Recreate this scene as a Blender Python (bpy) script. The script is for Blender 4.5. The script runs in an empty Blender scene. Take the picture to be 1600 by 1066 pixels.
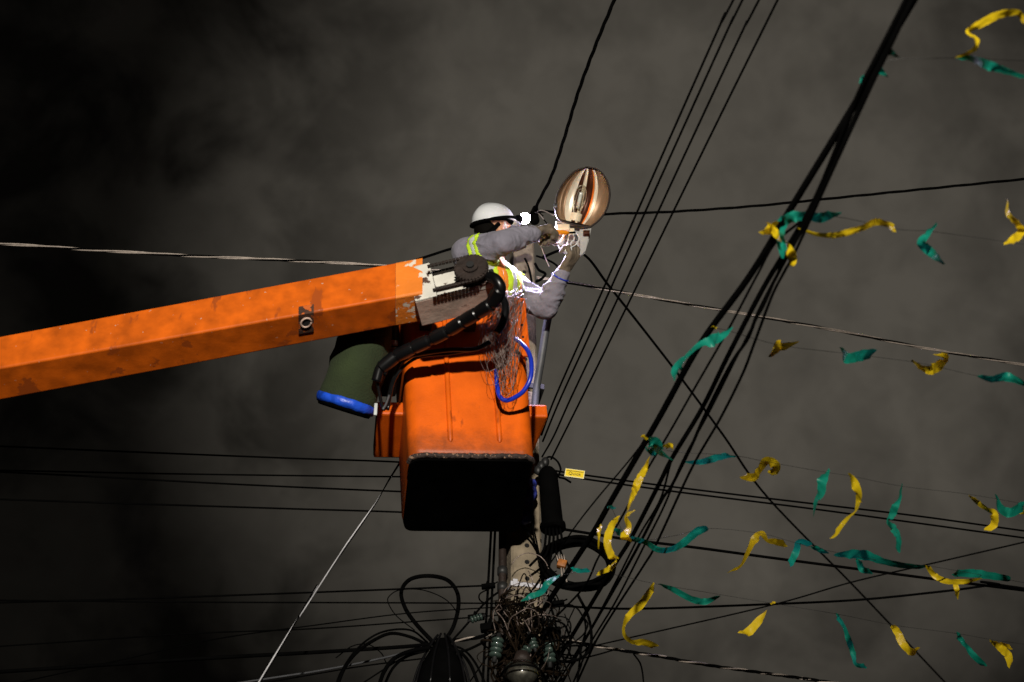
import bpy, bmesh, math, random
from mathutils import Vector, Matrix, noise, Quaternion
random.seed(7)
SC = bpy.context.scene
COL = SC.collection
V = Vector
# ------------------------------------------------------------------ camera
FPX, PITCH = 2590.0, math.radians(40)
CAM = V((0, 0, 1.6))
cr_, cf_, cu_ = V((1, 0, 0)), V((0, math.cos(PITCH), math.sin(PITCH))), V((0, -math.sin(PITCH), math.cos(PITCH)))
cam = bpy.data.cameras.new('camera')
cam.sensor_width = 36.0
cam.lens = FPX / 1600 * 36
cam.clip_start, cam.clip_end = 0.05, 3000
cam.dof.use_dof = True
cam.dof.focus_distance = 9.0
cam.dof.aperture_fstop = 2.2
co = bpy.data.objects.new('camera', cam)
COL.objects.link(co)
co.location = CAM
co.rotation_euler = (math.pi / 2 + PITCH, 0, 0)
SC.camera = co
SC.view_settings.view_transform = 'Standard'
SC.view_settings.look = 'None'
SC.view_settings.exposure = 0
SC.view_settings.gamma = 1
SC.cycles.max_bounces = 6


def ray(px, py):
    return cf_ * FPX + cr_ * (px - 800) + cu_ * (533 - py)


def P(px, py, Y):                      # point on the vertical plane y = Y
    d = ray(px, py)
    return CAM + d * (Y / d.y)


def PZ(px, py, z):                     # point on the horizontal plane z
    d = ray(px, py)
    return CAM + d * ((z - CAM.z) / d.z)


def scale_at(p):                       # photograph pixels per metre at a point
    return FPX / ((p - CAM).dot(cf_))


# ------------------------------------------------------------------ night sky: cloud lit from below by the town
world = bpy.data.worlds.new('World')
SC.world = world
world.use_nodes = True
nt = world.node_tree
nt.nodes.clear()
N = nt.nodes.new
L = nt.links.new
wo = N('ShaderNodeOutputWorld'); bg = N('ShaderNodeBackground')
tc = N('ShaderNodeTexCoord')
glow_dir = ray(1060, 470).normalized()
dot = N('ShaderNodeVectorMath'); dot.operation = 'DOT_PRODUCT'
dot.inputs[1].default_value = glow_dir
L(tc.outputs['Generated'], dot.inputs[0])
mr = N('ShaderNodeMapRange'); mr.interpolation_type = 'SMOOTHSTEP'
mr.inputs['From Min'].default_value = 0.941; mr.inputs['From Max'].default_value = 1.0
mr.inputs['To Min'].default_value = 0.04; mr.inputs['To Max'].default_value = 1.0
L(dot.outputs['Value'], mr.inputs['Value'])


def wnoise(scale, detail, lo, hi, tmin, tmax, off):
    mp = N('ShaderNodeMapping'); mp.inputs['Location'].default_value = off
    mp.inputs['Scale'].default_value = (1.1, 1.1, 1.1)
    L(tc.outputs['Generated'], mp.inputs['Vector'])
    n = N('ShaderNodeTexNoise'); n.inputs['Scale'].default_value = scale
    n.inputs['Detail'].default_value = detail; n.inputs['Roughness'].default_value = 0.55
    n.inputs['Distortion'].default_value = 0.4
    L(mp.outputs['Vector'], n.inputs['Vector'])
    r = N('ShaderNodeMapRange')
    r.inputs['From Min'].default_value = lo; r.inputs['From Max'].default_value = hi
    r.inputs['To Min'].default_value = tmin; r.inputs['To Max'].default_value = tmax
    L(n.outputs['Fac'], r.inputs['Value'])
    return r.outputs['Result']


def wmath(op, a, b):
    m = N('ShaderNodeMath'); m.operation = op
    for i, v in enumerate((a, b)):
        if isinstance(v, (int, float)): m.inputs[i].default_value = v
        else: L(v, m.inputs[i])
    return m.outputs[0]


c1 = wnoise(12.0, 7, 0.40, 0.58, 0.24, 1.12, (3.1, 0.4, 1.2))
inv = wmath('SUBTRACT', 1.12, mr.outputs['Result'])
c1 = wmath('SUBTRACT', 1.0, wmath('MULTIPLY', wmath('SUBTRACT', 1.0, c1), inv))
c2 = wnoise(34.0, 8, 0.3, 0.7, 0.86, 1.14, (0.3, 5.4, 2.2))
bright = wmath('MULTIPLY', wmath('MULTIPLY', mr.outputs['Result'], c1), c2)
cr = N('ShaderNodeValToRGB')
cr.color_ramp.elements[0].color = (0.0007, 0.0006, 0.0005, 1)
cr.color_ramp.elements[1].color = (0.085, 0.076, 0.062, 1)
L(bright, cr.inputs['Fac'])
L(cr.outputs['Color'], bg.inputs['Color'])
bg.inputs['Strength'].default_value = 0.9
L(bg.outputs['Background'], wo.inputs['Surface'])

# the work light that stands on the truck, behind and right of the camera
wl = bpy.data.lights.new('work_light', 'SPOT')
wl.energy = 2900; wl.color = (1.0, 0.93, 0.82); wl.shadow_soft_size = 0.10
wl.spot_size = math.radians(62); wl.spot_blend = 0.6
wlo = bpy.data.objects.new('work_light', wl); COL.objects.link(wlo)
wlo.location = (-0.15, -1.2, 5.25)
wlo.rotation_euler = (P(800, 470, 6.6) - wlo.location).to_track_quat('-Z', 'Y').to_euler()


# ------------------------------------------------------------------ materials
def mat(name, col, rough=0.6, metal=0.0, var=0.15, vscale=8.0, bump=0.0, bscale=40.0,
        chips=None, chipcol=(0.5, 0.48, 0.42), chipscale=30, streak=None, spec=0.5, coat=0.0, sheen=0.0):
    m = bpy.data.materials.new(name); m.use_nodes = True
    t = m.node_tree; b = t.nodes['Principled BSDF']
    b.inputs['Roughness'].default_value = rough; b.inputs['Metallic'].default_value = metal
    b.inputs['Specular IOR Level'].default_value = spec
    b.inputs['Coat Weight'].default_value = coat
    b.inputs['Sheen Weight'].default_value = sheen
    tcn = t.nodes.new('ShaderNodeTexCoord')
    n = t.nodes.new('ShaderNodeTexNoise'); n.inputs['Scale'].default_value = vscale; n.inputs['Detail'].default_value = 6
    t.links.new(tcn.outputs['Object'], n.inputs['Vector'])
    r = t.nodes.new('ShaderNodeMix'); r.data_type = 'RGBA'
    d = tuple(max(0, c * (1 - var)) for c in col); e = tuple(min(1, c * (1 + var)) for c in col)
    r.inputs['A'].default_value = (*d, 1); r.inputs['B'].default_value = (*e, 1)
    rr = t.nodes.new('ShaderNodeMapRange'); rr.inputs['From Min'].default_value = 0.3; rr.inputs['From Max'].default_value = 0.7
    t.links.new(n.outputs['Fac'], rr.inputs['Value']); t.links.new(rr.outputs['Result'], r.inputs['Factor'])
    out = r.outputs['Result']
    lays = []
    if streak: lays.append((streak[0], streak[1], streak[2], (1.0, 1.0, 0.35)))
    if chips: lays.append((chipcol, chips, chipscale, (1, 1, 1)))
    for (cc, th, sc_, st) in lays:
        mp = t.nodes.new('ShaderNodeMapping'); mp.inputs['Scale'].default_value = st
        mp.inputs['Location'].default_value = (th * 9, 2.2, 1.7)
        t.links.new(tcn.outputs['Object'], mp.inputs['Vector'])
        n2 = t.nodes.new('ShaderNodeTexNoise'); n2.inputs['Scale'].default_value = sc_; n2.inputs['Detail'].default_value = 5
        n2.inputs['Roughness'].default_value = 0.6
        t.links.new(mp.outputs['Vector'], n2.inputs['Vector'])
        s = t.nodes.new('ShaderNodeMapRange'); s.inputs['From Min'].default_value = th; s.inputs['From Max'].default_value = th + 0.03
        t.links.new(n2.outputs['Fac'], s.inputs['Value'])
        x = t.nodes.new('ShaderNodeMix'); x.data_type = 'RGBA'
        t.links.new(s.outputs['Result'], x.inputs['Factor']); t.links.new(out, x.inputs['A'])
        x.inputs['B'].default_value = (*cc, 1)
        out = x.outputs['Result']
    t.links.new(out, b.inputs['Base Color'])
    if bump:
        n3 = t.nodes.new('ShaderNodeTexNoise'); n3.inputs['Scale'].default_value = bscale; n3.inputs['Detail'].default_value = 5
        t.links.new(tcn.outputs['Object'], n3.inputs['Vector'])
        bp = t.nodes.new('ShaderNodeBump'); bp.inputs['Strength'].default_value = bump; bp.inputs['Distance'].default_value = 0.01
        t.links.new(n3.outputs['Fac'], bp.inputs['Height']); t.links.new(bp.outputs['Normal'], b.inputs['Normal'])
    return m


def film(name, col):                    # thin plastic streamer
    m = bpy.data.materials.new(name); m.use_nodes = True
    t = m.node_tree; b = t.nodes['Principled BSDF']
    b.inputs['Base Color'].default_value = (*col, 1); b.inputs['Roughness'].default_value = 0.4
    tr = t.nodes.new('ShaderNodeBsdfTranslucent'); tr.inputs['Color'].default_value = (*col, 1)
    mx = t.nodes.new('ShaderNodeMixShader'); mx.inputs[0].default_value = 0.48
    t.links.new(b.outputs[0], mx.inputs[1]); t.links.new(tr.outputs[0], mx.inputs[2])
    n = t.nodes.new('ShaderNodeTexNoise'); n.inputs['Scale'].default_value = 55
    tcn = t.nodes.new('ShaderNodeTexCoord'); t.links.new(tcn.outputs['Object'], n.inputs['Vector'])
    bp = t.nodes.new('ShaderNodeBump'); bp.inputs['Strength'].default_value = 0.2; bp.inputs['Distance'].default_value = 0.006
    t.links.new(n.outputs['Fac'], bp.inputs['Height']); t.links.new(bp.outputs['Normal'], b.inputs['Normal'])
    t.links.new(mx.outputs[0], t.nodes['Material Output'].inputs[0])
    return m


def emit(name, col, s):
    m = bpy.data.materials.new(name); m.use_nodes = True
    b = m.node_tree.nodes['Principled BSDF']
    b.inputs['Emission Color'].default_value = (*col, 1); b.inputs['Emission Strength'].default_value = s
    return m


def clear(name, tint=(0.95, 0.93, 0.88)):
    m = bpy.data.materials.new(name); m.use_nodes = True
    t = m.node_tree; t.nodes.clear()
    o = t.nodes.new('ShaderNodeOutputMaterial'); g = t.nodes.new('ShaderNodeBsdfGlossy'); g.inputs['Roughness'].default_value = 0.06
    tr = t.nodes.new('ShaderNodeBsdfTransparent'); tr.inputs['Color'].default_value = (*tint, 1)
    lw = t.nodes.new('ShaderNodeLayerWeight'); lw.inputs['Blend'].default_value = 0.35
    mx = t.nodes.new('ShaderNodeMixShader')
    t.links.new(lw.outputs['Facing'], mx.inputs[0]); t.links.new(tr.outputs[0], mx.inputs[1]); t.links.new(g.outputs[0], mx.inputs[2])
    t.links.new(mx.outputs[0], o.inputs[0])
    return m


ORANGE = (0.70, 0.112, 0.004)
M = dict(
    orange=mat('orange_gelcoat', ORANGE, 0.45, var=0.18, vscale=7, spec=0.28, bump=0.12, bscale=90, chips=0.735, chipcol=(0.16, 0.05, 0.01), chipscale=22, streak=((0.42, 0.07, 0.006), 0.64, 5.0)),
    boom=mat('orange_boom_paint', (0.56, 0.102, 0.004), 0.55, var=0.30, vscale=11, spec=0.22, bump=0.05, bscale=70, chips=0.685, chipcol=(0.50, 0.36, 0.26), chipscale=38, streak=((0.34, 0.065, 0.008), 0.585, 7.0)),
    scuffed=mat('scuffed_orange_paint', (0.74, 0.20, 0.02), 0.5, var=0.15, vscale=5, bump=0.25, chips=0.57, chipcol=(0.68, 0.62, 0.52), chipscale=14),
    white=mat('chipped_white_paint', (0.58, 0.56, 0.50), 0.55, var=0.15, vscale=10, bump=0.2, chips=0.56, chipcol=(0.07, 0.035, 0.025), chipscale=16),
    primer=mat('dirty_pale_primer', (0.46, 0.33, 0.27), 0.7, var=0.25, vscale=9, bump=0.2, chips=0.68, chipcol=(0.12, 0.05, 0.03), chipscale=18),
    rust=mat('rusty_dark_steel', (0.020, 0.012, 0.009), 0.65, 0.3, var=0.4, vscale=20, bump=0.4),
    steel=mat('dark_steel', (0.03, 0.03, 0.03), 0.5, 0.5, var=0.3),
    galv=mat('galvanised_steel', (0.085, 0.088, 0.095), 0.55, 0.3, var=0.15, vscale=20),
    black=mat('black_cable_sheath', (0.0022, 0.0022, 0.0022), 0.8, var=0.3, spec=0.0),
    rubber=mat('black_rubber', (0.004, 0.004, 0.0045), 0.3, var=0.3, spec=0.35),
    matblack=mat('matt_black_rubber_mat', (0.002, 0.002, 0.002), 0.95, var=0.5, spec=0.0),
    scraped=mat('scraped_black_rubber_lip', (0.025, 0.015, 0.012), 0.8, var=0.5, vscale=40, bump=0.8, bscale=60, chips=0.58, chipcol=(0.28, 0.17, 0.11), chipscale=60),
    alu=mat('bare_aluminium_strand', (0.34, 0.29, 0.25), 0.5, 0.2, var=0.25, vscale=30),
    concrete=mat('grey_concrete', (0.20, 0.162, 0.112), 0.9, var=0.35, vscale=14, bump=0.6, bscale=60, chips=0.64, chipcol=(0.10, 0.085, 0.06), chipscale=24),
    hole=mat('dark_hole', (0.004, 0.004, 0.004), 1.0),
    blue=mat('blue_vinyl_hose', (0.01, 0.03, 0.42), 0.3, var=0.1),
    bluetape=mat('blue_plastic_band', (0.01, 0.07, 0.55), 0.4, var=0.25, vscale=20, bump=0.7, bscale=25),
    canvas=mat('olive_canvas', (0.020, 0.032, 0.009), 0.95, var=0.3, vscale=6, bump=0.5, bscale=120),
    shirt=mat('grey_work_shirt', (0.205, 0.195, 0.24), 0.9, var=0.16, vscale=9, bump=0.9, bscale=28, sheen=0.1),
    navy=mat('dark_work_trousers', (0.03, 0.035, 0.05), 0.9, var=0.2),
    hivis=mat('yellow_green_reflective_cloth', (0.55, 0.80, 0.03), 0.7, var=0.12, vscale=20, bump=0.2),
    retro=mat('silver_reflective_tape', (0.55, 0.58, 0.58), 0.5, 0.1, var=0.1),
    hvorange=mat('orange_vest_cloth', (0.85, 0.25, 0.02), 0.8, var=0.1),
    glove=mat('worn_tan_leather_glove', (0.13, 0.10, 0.070), 0.85, var=0.4, vscale=22, bump=0.6, bscale=50),
    skin=mat('skin', (0.50, 0.24, 0.13), 0.5, var=0.12, vscale=14),
    hair=mat('black_hair', (0.003, 0.0025, 0.002), 0.8, spec=0.05),
    helmet=mat('white_helmet_plastic', (0.72, 0.74, 0.76), 0.28, var=0.06, vscale=5, coat=0.3),
    housing=mat('pale_grey_painted_housing', (0.30, 0.29, 0.27), 0.5, var=0.15, vscale=14, chips=0.68, chipcol=(0.15, 0.10, 0.07)),
    darkshell=mat('weathered_grey_casting', (0.06, 0.06, 0.062), 0.6, var=0.3, vscale=12),
    lampglass=mat('dim_grey_lamp_metal', (0.055, 0.055, 0.05), 0.4, 0.3, var=0.6, vscale=30),
    refl=mat('pale_reflection_aluminium', (0.90, 0.82, 0.66), 0.38, 0.45, coat=0.5, var=0.08, vscale=8),
    brownrefl=mat('brown_reflection_metal', (0.075, 0.020, 0.007), 0.42, 0.5, var=0.4, vscale=7),  # dark reflections painted on the reflector; plain brown on the capacitor
    bronze=mat('bronze_reflection_aluminium', (0.24, 0.15, 0.085), 0.46, 0.4, var=0.3, vscale=9),
    orangerefl=mat('orange_reflection_aluminium', (0.75, 0.22, 0.03), 0.4, 0.4, var=0.3, vscale=9),
    ceramic=mat('cream_ceramic', (0.62, 0.55, 0.40), 0.5, var=0.1),
    glaze=mat('pale_green_porcelain', (0.032, 0.05, 0.042), 0.25, var=0.3, coat=0.2),
    glint=mat('pale_painted_glint_strand', (0.55, 0.55, 0.58), 0.4, 0.0, var=0.4, vscale=6),  # non-metal pale colour, painted in place of light glinting on the wire
    connector=mat('brown_connector_plastic', (0.30, 0.10, 0.015), 0.5, var=0.4, vscale=40),
    patch=mat('rusted_orange_patch', (0.05, 0.02, 0.010), 0.8, var=0.6, vscale=20, bump=0.4, chips=0.53, chipcol=(0.50, 0.10, 0.008), chipscale=26),
    tag=mat('yellow_tag', (0.85, 0.62, 0.02), 0.5, var=0.05),
    tagwhite=mat('pale_tag_edge', (0.80, 0.74, 0.40), 0.5, var=0.05),
    ink=mat('tag_ink', (0.02, 0.02, 0.02), 0.6),
    handle=mat('orange_screwdriver_grip', (0.85, 0.28, 0.01), 0.3),
    strap=mat('pale_steel_strap', (0.55, 0.55, 0.60), 0.5, 0.3, var=0.15),
    gwire=mat('thin_grey_wire', (0.22, 0.17, 0.15), 0.4, 0.3, var=0.8, vscale=30),
    dirt=mat('tangled_brown_wire', (0.010, 0.0065, 0.004), 0.95, var=0.8, vscale=20, spec=0.03),
    bluecloth=mat('blue_plastic_wrap', (0.025, 0.035, 0.22), 0.4, var=0.9, vscale=25, bump=0.8, bscale=40),
    yellow=film('yellow_film', (0.84, 0.60, 0.012)),
    teal=film('teal_film', (0.008, 0.27, 0.19)),
    glass=clear('clear_glass'),
    lens=emit('lit_led', (0.84, 0.76, 1.0), 130),
    asphalt=mat('asphalt', (0.05, 0.05, 0.05), 0.9, var=0.3, vscale=3, bump=0.4),
)


def grime(m, z0, z1, col, dir_=(0, 0, 1)):   # dirt that has collected towards one edge of the thing
    t = m.node_tree; b = t.nodes['Principled BSDF']
    src = b.inputs['Base Color'].links[0].from_socket
    g = t.nodes.new('ShaderNodeNewGeometry'); sx_ = t.nodes.new('ShaderNodeSeparateXYZ'); t.links.new(g.outputs['Position'], sx_.inputs[0])
    r = t.nodes.new('ShaderNodeMapRange'); r.inputs['From Min'].default_value = z0; r.inputs['From Max'].default_value = z1
    r.inputs['To Min'].default_value = .55; r.inputs['To Max'].default_value = 0
    t.links.new(sx_.outputs['Z'], r.inputs['Value'])
    n = t.nodes.new('ShaderNodeTexNoise'); n.inputs['Scale'].default_value = 9; n.inputs['Detail'].default_value = 8; n.inputs['Roughness'].default_value = .7
    t.links.new(g.outputs['Position'], n.inputs['Vector'])
    a = t.nodes.new('ShaderNodeMath'); a.operation = 'ADD'; t.links.new(r.outputs[0], a.inputs[0]); t.links.new(n.outputs['Fac'], a.inputs[1])
    s_ = t.nodes.new('ShaderNodeMapRange'); s_.inputs['From Min'].default_value = .62; s_.inputs['From Max'].default_value = 1.0; s_.inputs['To Max'].default_value = .75
    t.links.new(a.outputs[0], s_.inputs['Value'])
    x = t.nodes.new('ShaderNodeMix'); x.data_type = 'RGBA'; t.links.new(s_.outputs[0], x.inputs['Factor']); t.links.new(src, x.inputs['A']); x.inputs['B'].default_value = (*col, 1)
    t.links.new(x.outputs['Result'], b.inputs['Base Color'])


grime(M['orange'], 6.20, 6.42, (.20, .045, .008))


# ------------------------------------------------------------------ mesh helpers
def link(name, me, m=None, parent=None, smooth=True):
    o = bpy.data.objects.new(name, me)
    COL.objects.link(o)
    if m is not None:
        for x in (m if isinstance(m, (list, tuple)) else [m]):
            me.materials.append(x)
    if smooth:
        me.shade_smooth()
    if parent: o.parent = parent
    return o


def obj(name, bm, m=None, parent=None, smooth=True, sharp=None):
    bmesh.ops.recalc_face_normals(bm, faces=bm.faces)
    me = bpy.data.meshes.new(name); bm.to_mesh(me); bm.free()
    o = link(name, me, m, parent, smooth)
    if smooth and sharp:
        me.set_sharp_from_angle(angle=math.radians(sharp))
    return o


def tag(o, label=None, cat=None, group=None, kind=None):
    if label: o['label'] = label
    if cat: o['category'] = cat
    if group: o['group'] = group
    if kind: o['kind'] = kind
    return o


def empty(name, loc, label, cat, group=None):
    o = bpy.data.objects.new(name, None); COL.objects.link(o); o.location = loc
    o.empty_display_size = 0.1
    return tag(o, label, cat, group)


def keep(o, parent):                    # parent without moving
    o.parent = parent
    o.matrix_parent_inverse = Matrix.Translation(parent.location).inverted() if parent.type == 'EMPTY' else parent.matrix_basis.inverted()
    return o


def box(bm, a, b, mtx=None, bevel=0.0):
    g = bmesh.ops.create_cube(bm, size=1)['verts']
    a, b = V(a), V(b)
    for v in g:
        v.co = V(((a.x + b.x) / 2 + v.co.x * (b.x - a.x), (a.y + b.y) / 2 + v.co.y * (b.y - a.y), (a.z + b.z) / 2 + v.co.z * (b.z - a.z)))
    if bevel:
        es = list({e for v in g for e in v.link_edges})
        r = bmesh.ops.bevel(bm, geom=es, offset=bevel, segments=2, affect='EDGES', profile=0.6)
        g = list({v for f in r['faces'] for v in f.verts} | {v for v in g if v.is_valid})
    if mtx is not None:
        for v in g: v.co = mtx @ v.co
    return g


def frame_to(d, up=V((0, 0, 1))):
    d = d.normalized()
    s = d.cross(up)
    if s.length < 1e-4: s = d.cross(V((0, 1, 0)))
    s.normalize(); u = s.cross(d)
    return s, u


def cyl(bm, p0, p1, r0, r1=None, n=20, cap=True):
    r1 = r0 if r1 is None else r1
    s, u = frame_to(p1 - p0)
    A = [bm.verts.new(p0 + (s * math.cos(2 * math.pi * i / n) + u * math.sin(2 * math.pi * i / n)) * r0) for i in range(n)]
    B = [bm.verts.new(p1 + (s * math.cos(2 * math.pi * i / n) + u * math.sin(2 * math.pi * i / n)) * r1) for i in range(n)]
    for i in range(n): bm.faces.new((A[i], A[(i + 1) % n], B[(i + 1) % n], B[i]))
    if cap: bm.faces.new(A); bm.faces.new(B)


def ball(bm, c, r, seg=16, rings=10, sc=None, mtx=None):
    g = bmesh.ops.create_uvsphere(bm, u_segments=seg, v_segments=rings, radius=1)['verts']
    for v in g:
        q = V((v.co.x * r, v.co.y * r, v.co.z * r))
        if sc: q = V((q.x * sc[0], q.y * sc[1], q.z * sc[2]))
        if mtx is not None: q = mtx @ q
        v.co = q + V(c)


def smoothpath(pts, k=6):
    if len(pts) < 3:
        a, b = pts[0], pts[-1]
        return [a.lerp(b, i / k) for i in range(k + 1)]
    out = []
    q = [pts[0] * 2 - pts[1]] + list(pts) + [pts[-1] * 2 - pts[-2]]
    for i in range(1, len(q) - 2):
        p0, p1, p2, p3 = q[i - 1], q[i], q[i + 1], q[i + 2]
        for j in range(k):
            t = j / k
            out.append(0.5 * ((2 * p1) + (-p0 + p2) * t + (2 * p0 - 5 * p1 + 4 * p2 - p3) * t * t + (-p0 + 3 * p1 - 3 * p2 + p3) * t ** 3))
    out.append(pts[-1].copy())
    return out


def frames(pts):
    T = [(pts[min(i + 1, len(pts) - 1)] - pts[max(i - 1, 0)]).normalized() for i in range(len(pts))]
    s, u = frame_to(T[0])
    F = [(s, u)]
    for i in range(1, len(pts)):
        q = T[i - 1].rotation_difference(T[i])
        s = q @ s; s = (s - T[i] * s.dot(T[i])).normalized(); u = s.cross(T[i])
        F.append((s, u))
    return T, F


def sweep(bm, pts, r, n=6, rf=None):
    T, F = frames(pts)
    prev = None
    for i, p in enumerate(pts):
        rr = rf(i / (len(pts) - 1)) if rf else r
        s, u = F[i]
        ring = [bm.verts.new(p + (s * math.cos(2 * math.pi * j / n) + u * math.sin(2 * math.pi * j / n)) * rr) for j in range(n)]
        if prev:
            for j in range(n): bm.faces.new((prev[j], prev[(j + 1) % n], ring[(j + 1) % n], ring[j]))
        else: bm.faces.new(ring)
        prev = ring
    bm.faces.new(prev)


def extend(pts, a=0, b=0):
    pts = list(pts)
    if a: pts = [pts[0] + (pts[0] - pts[1]).normalized() * a] + pts
    if b: pts = pts + [pts[-1] + (pts[-1] - pts[-2]).normalized() * b]
    return pts


def evalmesh(o, name):
    dg = bpy.context.evaluated_depsgraph_get(); dg.update()
    me = bpy.data.meshes.new_from_object(o.evaluated_get(dg))
    me.name = name
    return me


def remeshed(name, bm, voxel, smooth=6, factor=0.5, disp=None, m=None, parent=None):
    me = bpy.data.meshes.new(name + '_base'); bm.to_mesh(me); bm.free()
    t = bpy.data.objects.new(name + '_base', me); COL.objects.link(t)
    md = t.modifiers.new('r', 'REMESH'); md.mode = 'VOXEL'; md.voxel_size = voxel
    ms = t.modifiers.new('s', 'SMOOTH'); ms.iterations = smooth; ms.factor = factor
    nm = evalmesh(t, name)
    bpy.data.objects.remove(t); bpy.data.meshes.remove(me)
    nm.materials.clear()
    if disp:
        ns = [v.normal.copy() for v in nm.vertices]
        for v, n_ in zip(nm.vertices, ns): v.co += n_ * disp(v.co, n_)
    return link(name, nm, m, parent)


def limb(bm, pts, n=20):                # pts: (point, radius); closed tapered pieces that overlap at each joint
    for (p0, r0), (p1, r1) in zip(pts, pts[1:]):
        cyl(bm, p0, p1, r0, r1, n)
    for (p, r) in pts: ball(bm, p, r * 0.995, 20, 14)


# ------------------------------------------------------------------ ground and road
bm = bmesh.new()
for s_ in [(-600, -600, 600, 1200)]:
    vs = [bm.verts.new((x, y, 0)) for x, y in ((s_[0], s_[1]), (s_[2], s_[1]), (s_[2], s_[3]), (s_[0], s_[3]))]
    bm.faces.new(vs)
tag(obj('ground', bm, M['asphalt'], smooth=False), kind='structure')

# ------------------------------------------------------------------ utility pole
PY = 7.2
pole_yaw = 0.20
bp_ = P(818, 1000, PY)
px_ = bp_.x
topz = P(825, 368, PY).z
pole = empty('utility_pole', (px_, PY, 0), 'tapered grey concrete utility pole behind the orange bucket', 'pole')
Rz = Matrix.Rotation(pole_yaw, 4, 'Z')


def pole_w(z):                           # half width and half depth
    t = (z - 5.5) / (topz - 5.5)
    return 0.085 * (1 - t) + 0.060 * t, 0.10 * (1 - t) + 0.075 * t


bm = bmesh.new()
prev = None
for z in [0, 2, 4, 5.0, 5.5, 6, 6.5, 7, 7.5, 8, topz - 0.015, topz]:
    w, d = pole_w(z)
    if z == topz: w, d = w - .012, d - .012
    c = 0.012
    sh = [(-w + c, -d), (w - c, -d), (w, -d + c), (w, d - c), (w - c, d), (-w + c, d), (-w, d - c), (-w, -d + c)]
    ring = [bm.verts.new(V((x, y, z))) for x, y in sh]
    if prev:
        for j in range(8): bm.faces.new((prev[j], prev[(j + 1) % 8], ring[(j + 1) % 8], ring[j]))
    else: bm.faces.new(ring)
    prev = ring
bm.faces.new(prev)
shaft = obj('shaft', bm, M['concrete'], pole, smooth=False)
shaft.rotation_euler.z = pole_yaw


def pole_face(z, x=0.0, out=0.0):        # point on the camera side of the pole, world
    w, d = pole_w(z)
    return V((px_, PY, z)) + (Rz @ V((x, -d - out, 0)))


hole_me = None
for py in (383, 423, 853, 879, 905, 931, 500, 560, 620, 680, 740, 800):
    z = P(822, py, PY - 0.09).z
    if hole_me is None:
        bm = bmesh.new()
        cyl(bm, V((0, 0.004, 0)), V((0, -0.0025, 0)), 0.0125, n=14)
        o = obj('bolt_hole', bm, M['hole'], pole, smooth=False); hole_me = o.data
    else:
        o = link('bolt_hole', hole_me, None, pole, smooth=False)
    o.location = pole_face(z) - pole.location; o.rotation_euler.z = pole_yaw
z = P(822, 915, PY - 0.09).z
w, d = pole_w(z)
bm = bmesh.new(); box(bm, (-w - .004, -d - .006, z - .012), (w + .004, d + .006, z + .012), bevel=0.002)
box(bm, (-w + .006, -d - .016, z - .02), (-w + .03, -d - .004, z + .02), bevel=0.002)
o = obj('steel_strap', bm, M['strap'], pole, smooth=False); o.rotation_euler.z = pole_yaw
# iron conduit up the left side
bm = bmesh.new()
cxo = V((px_ - 0.105, PY - 0.06, 0))
sweep(bm, [V((cxo.x, cxo.y, zz)) for zz in (0, 3, 5, 6, 6.9)], 0.02, 14)
cond = obj('iron_conduit', bm, M['rust'])
tag(cond, 'rusty iron pipe running up the left side of the concrete pole', 'pipe')
for py in (893, 918):
    z = P(792, py, PY - .06).z
    bm = bmesh.new(); cyl(bm, V((cxo.x, cxo.y, z - .02)), V((cxo.x, cxo.y, z + .02)), 0.026, n=14)
    obj('collar', bm, M['steel'], cond)

# ------------------------------------------------------------------ cables
def cable(name, pts, rpx, label, m='black', strands=1, pitch=0.35, mats=None, k=8, cat='cable', group=None, n=6, rm=None):
    sp = smoothpath(pts, k)
    mid = sp[len(sp) // 2]
    if rm is None: rm = rpx / 2 / scale_at(mid)
    if strands == 1:
        bm = bmesh.new(); sweep(bm, sp, rm, n)
        o = obj(name, bm, M[m])
        return tag(o, label, cat, group)
    # even resample for the twist
    Ls = [0]
    for a, b in zip(sp, sp[1:]): Ls.append(Ls[-1] + (b - a).length)
    tot = Ls[-1]; nn = int(tot / (pitch / 9)) + 2
    rs = []; j = 0
    for i in range(nn):
        s_ = tot * i / (nn - 1)
        while j < len(Ls) - 2 and Ls[j + 1] < s_: j += 1
        rs.append(sp[j].lerp(sp[j + 1], (s_ - Ls[j]) / max(1e-9, Ls[j + 1] - Ls[j])))
    T, F = frames(rs)
    root = None
    rr = rm * 0.55
    for q in range(strands):
        ph = 2 * math.pi * q / strands
        hp = []
        for i, p in enumerate(rs):
            a = ph + 2 * math.pi * (tot * i / (nn - 1)) / pitch + 0.5 * noise.noise(p * 1.3)
            hp.append(p + (F[i][0] * math.cos(a) + F[i][1] * math.sin(a)) * rr)
        bm = bmesh.new(); sweep(bm, hp, rr * 0.97, n)
        mm = M[(mats or [m])[q % len(mats or [m])]]
        o = obj(name if root is None else 'strand', bm, mm, root)
        if root is None: root = tag(o, label, cat, group)
    return root


def Zpts(lst, z): return [PZ(a, b, z) for a, b in lst]


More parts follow.
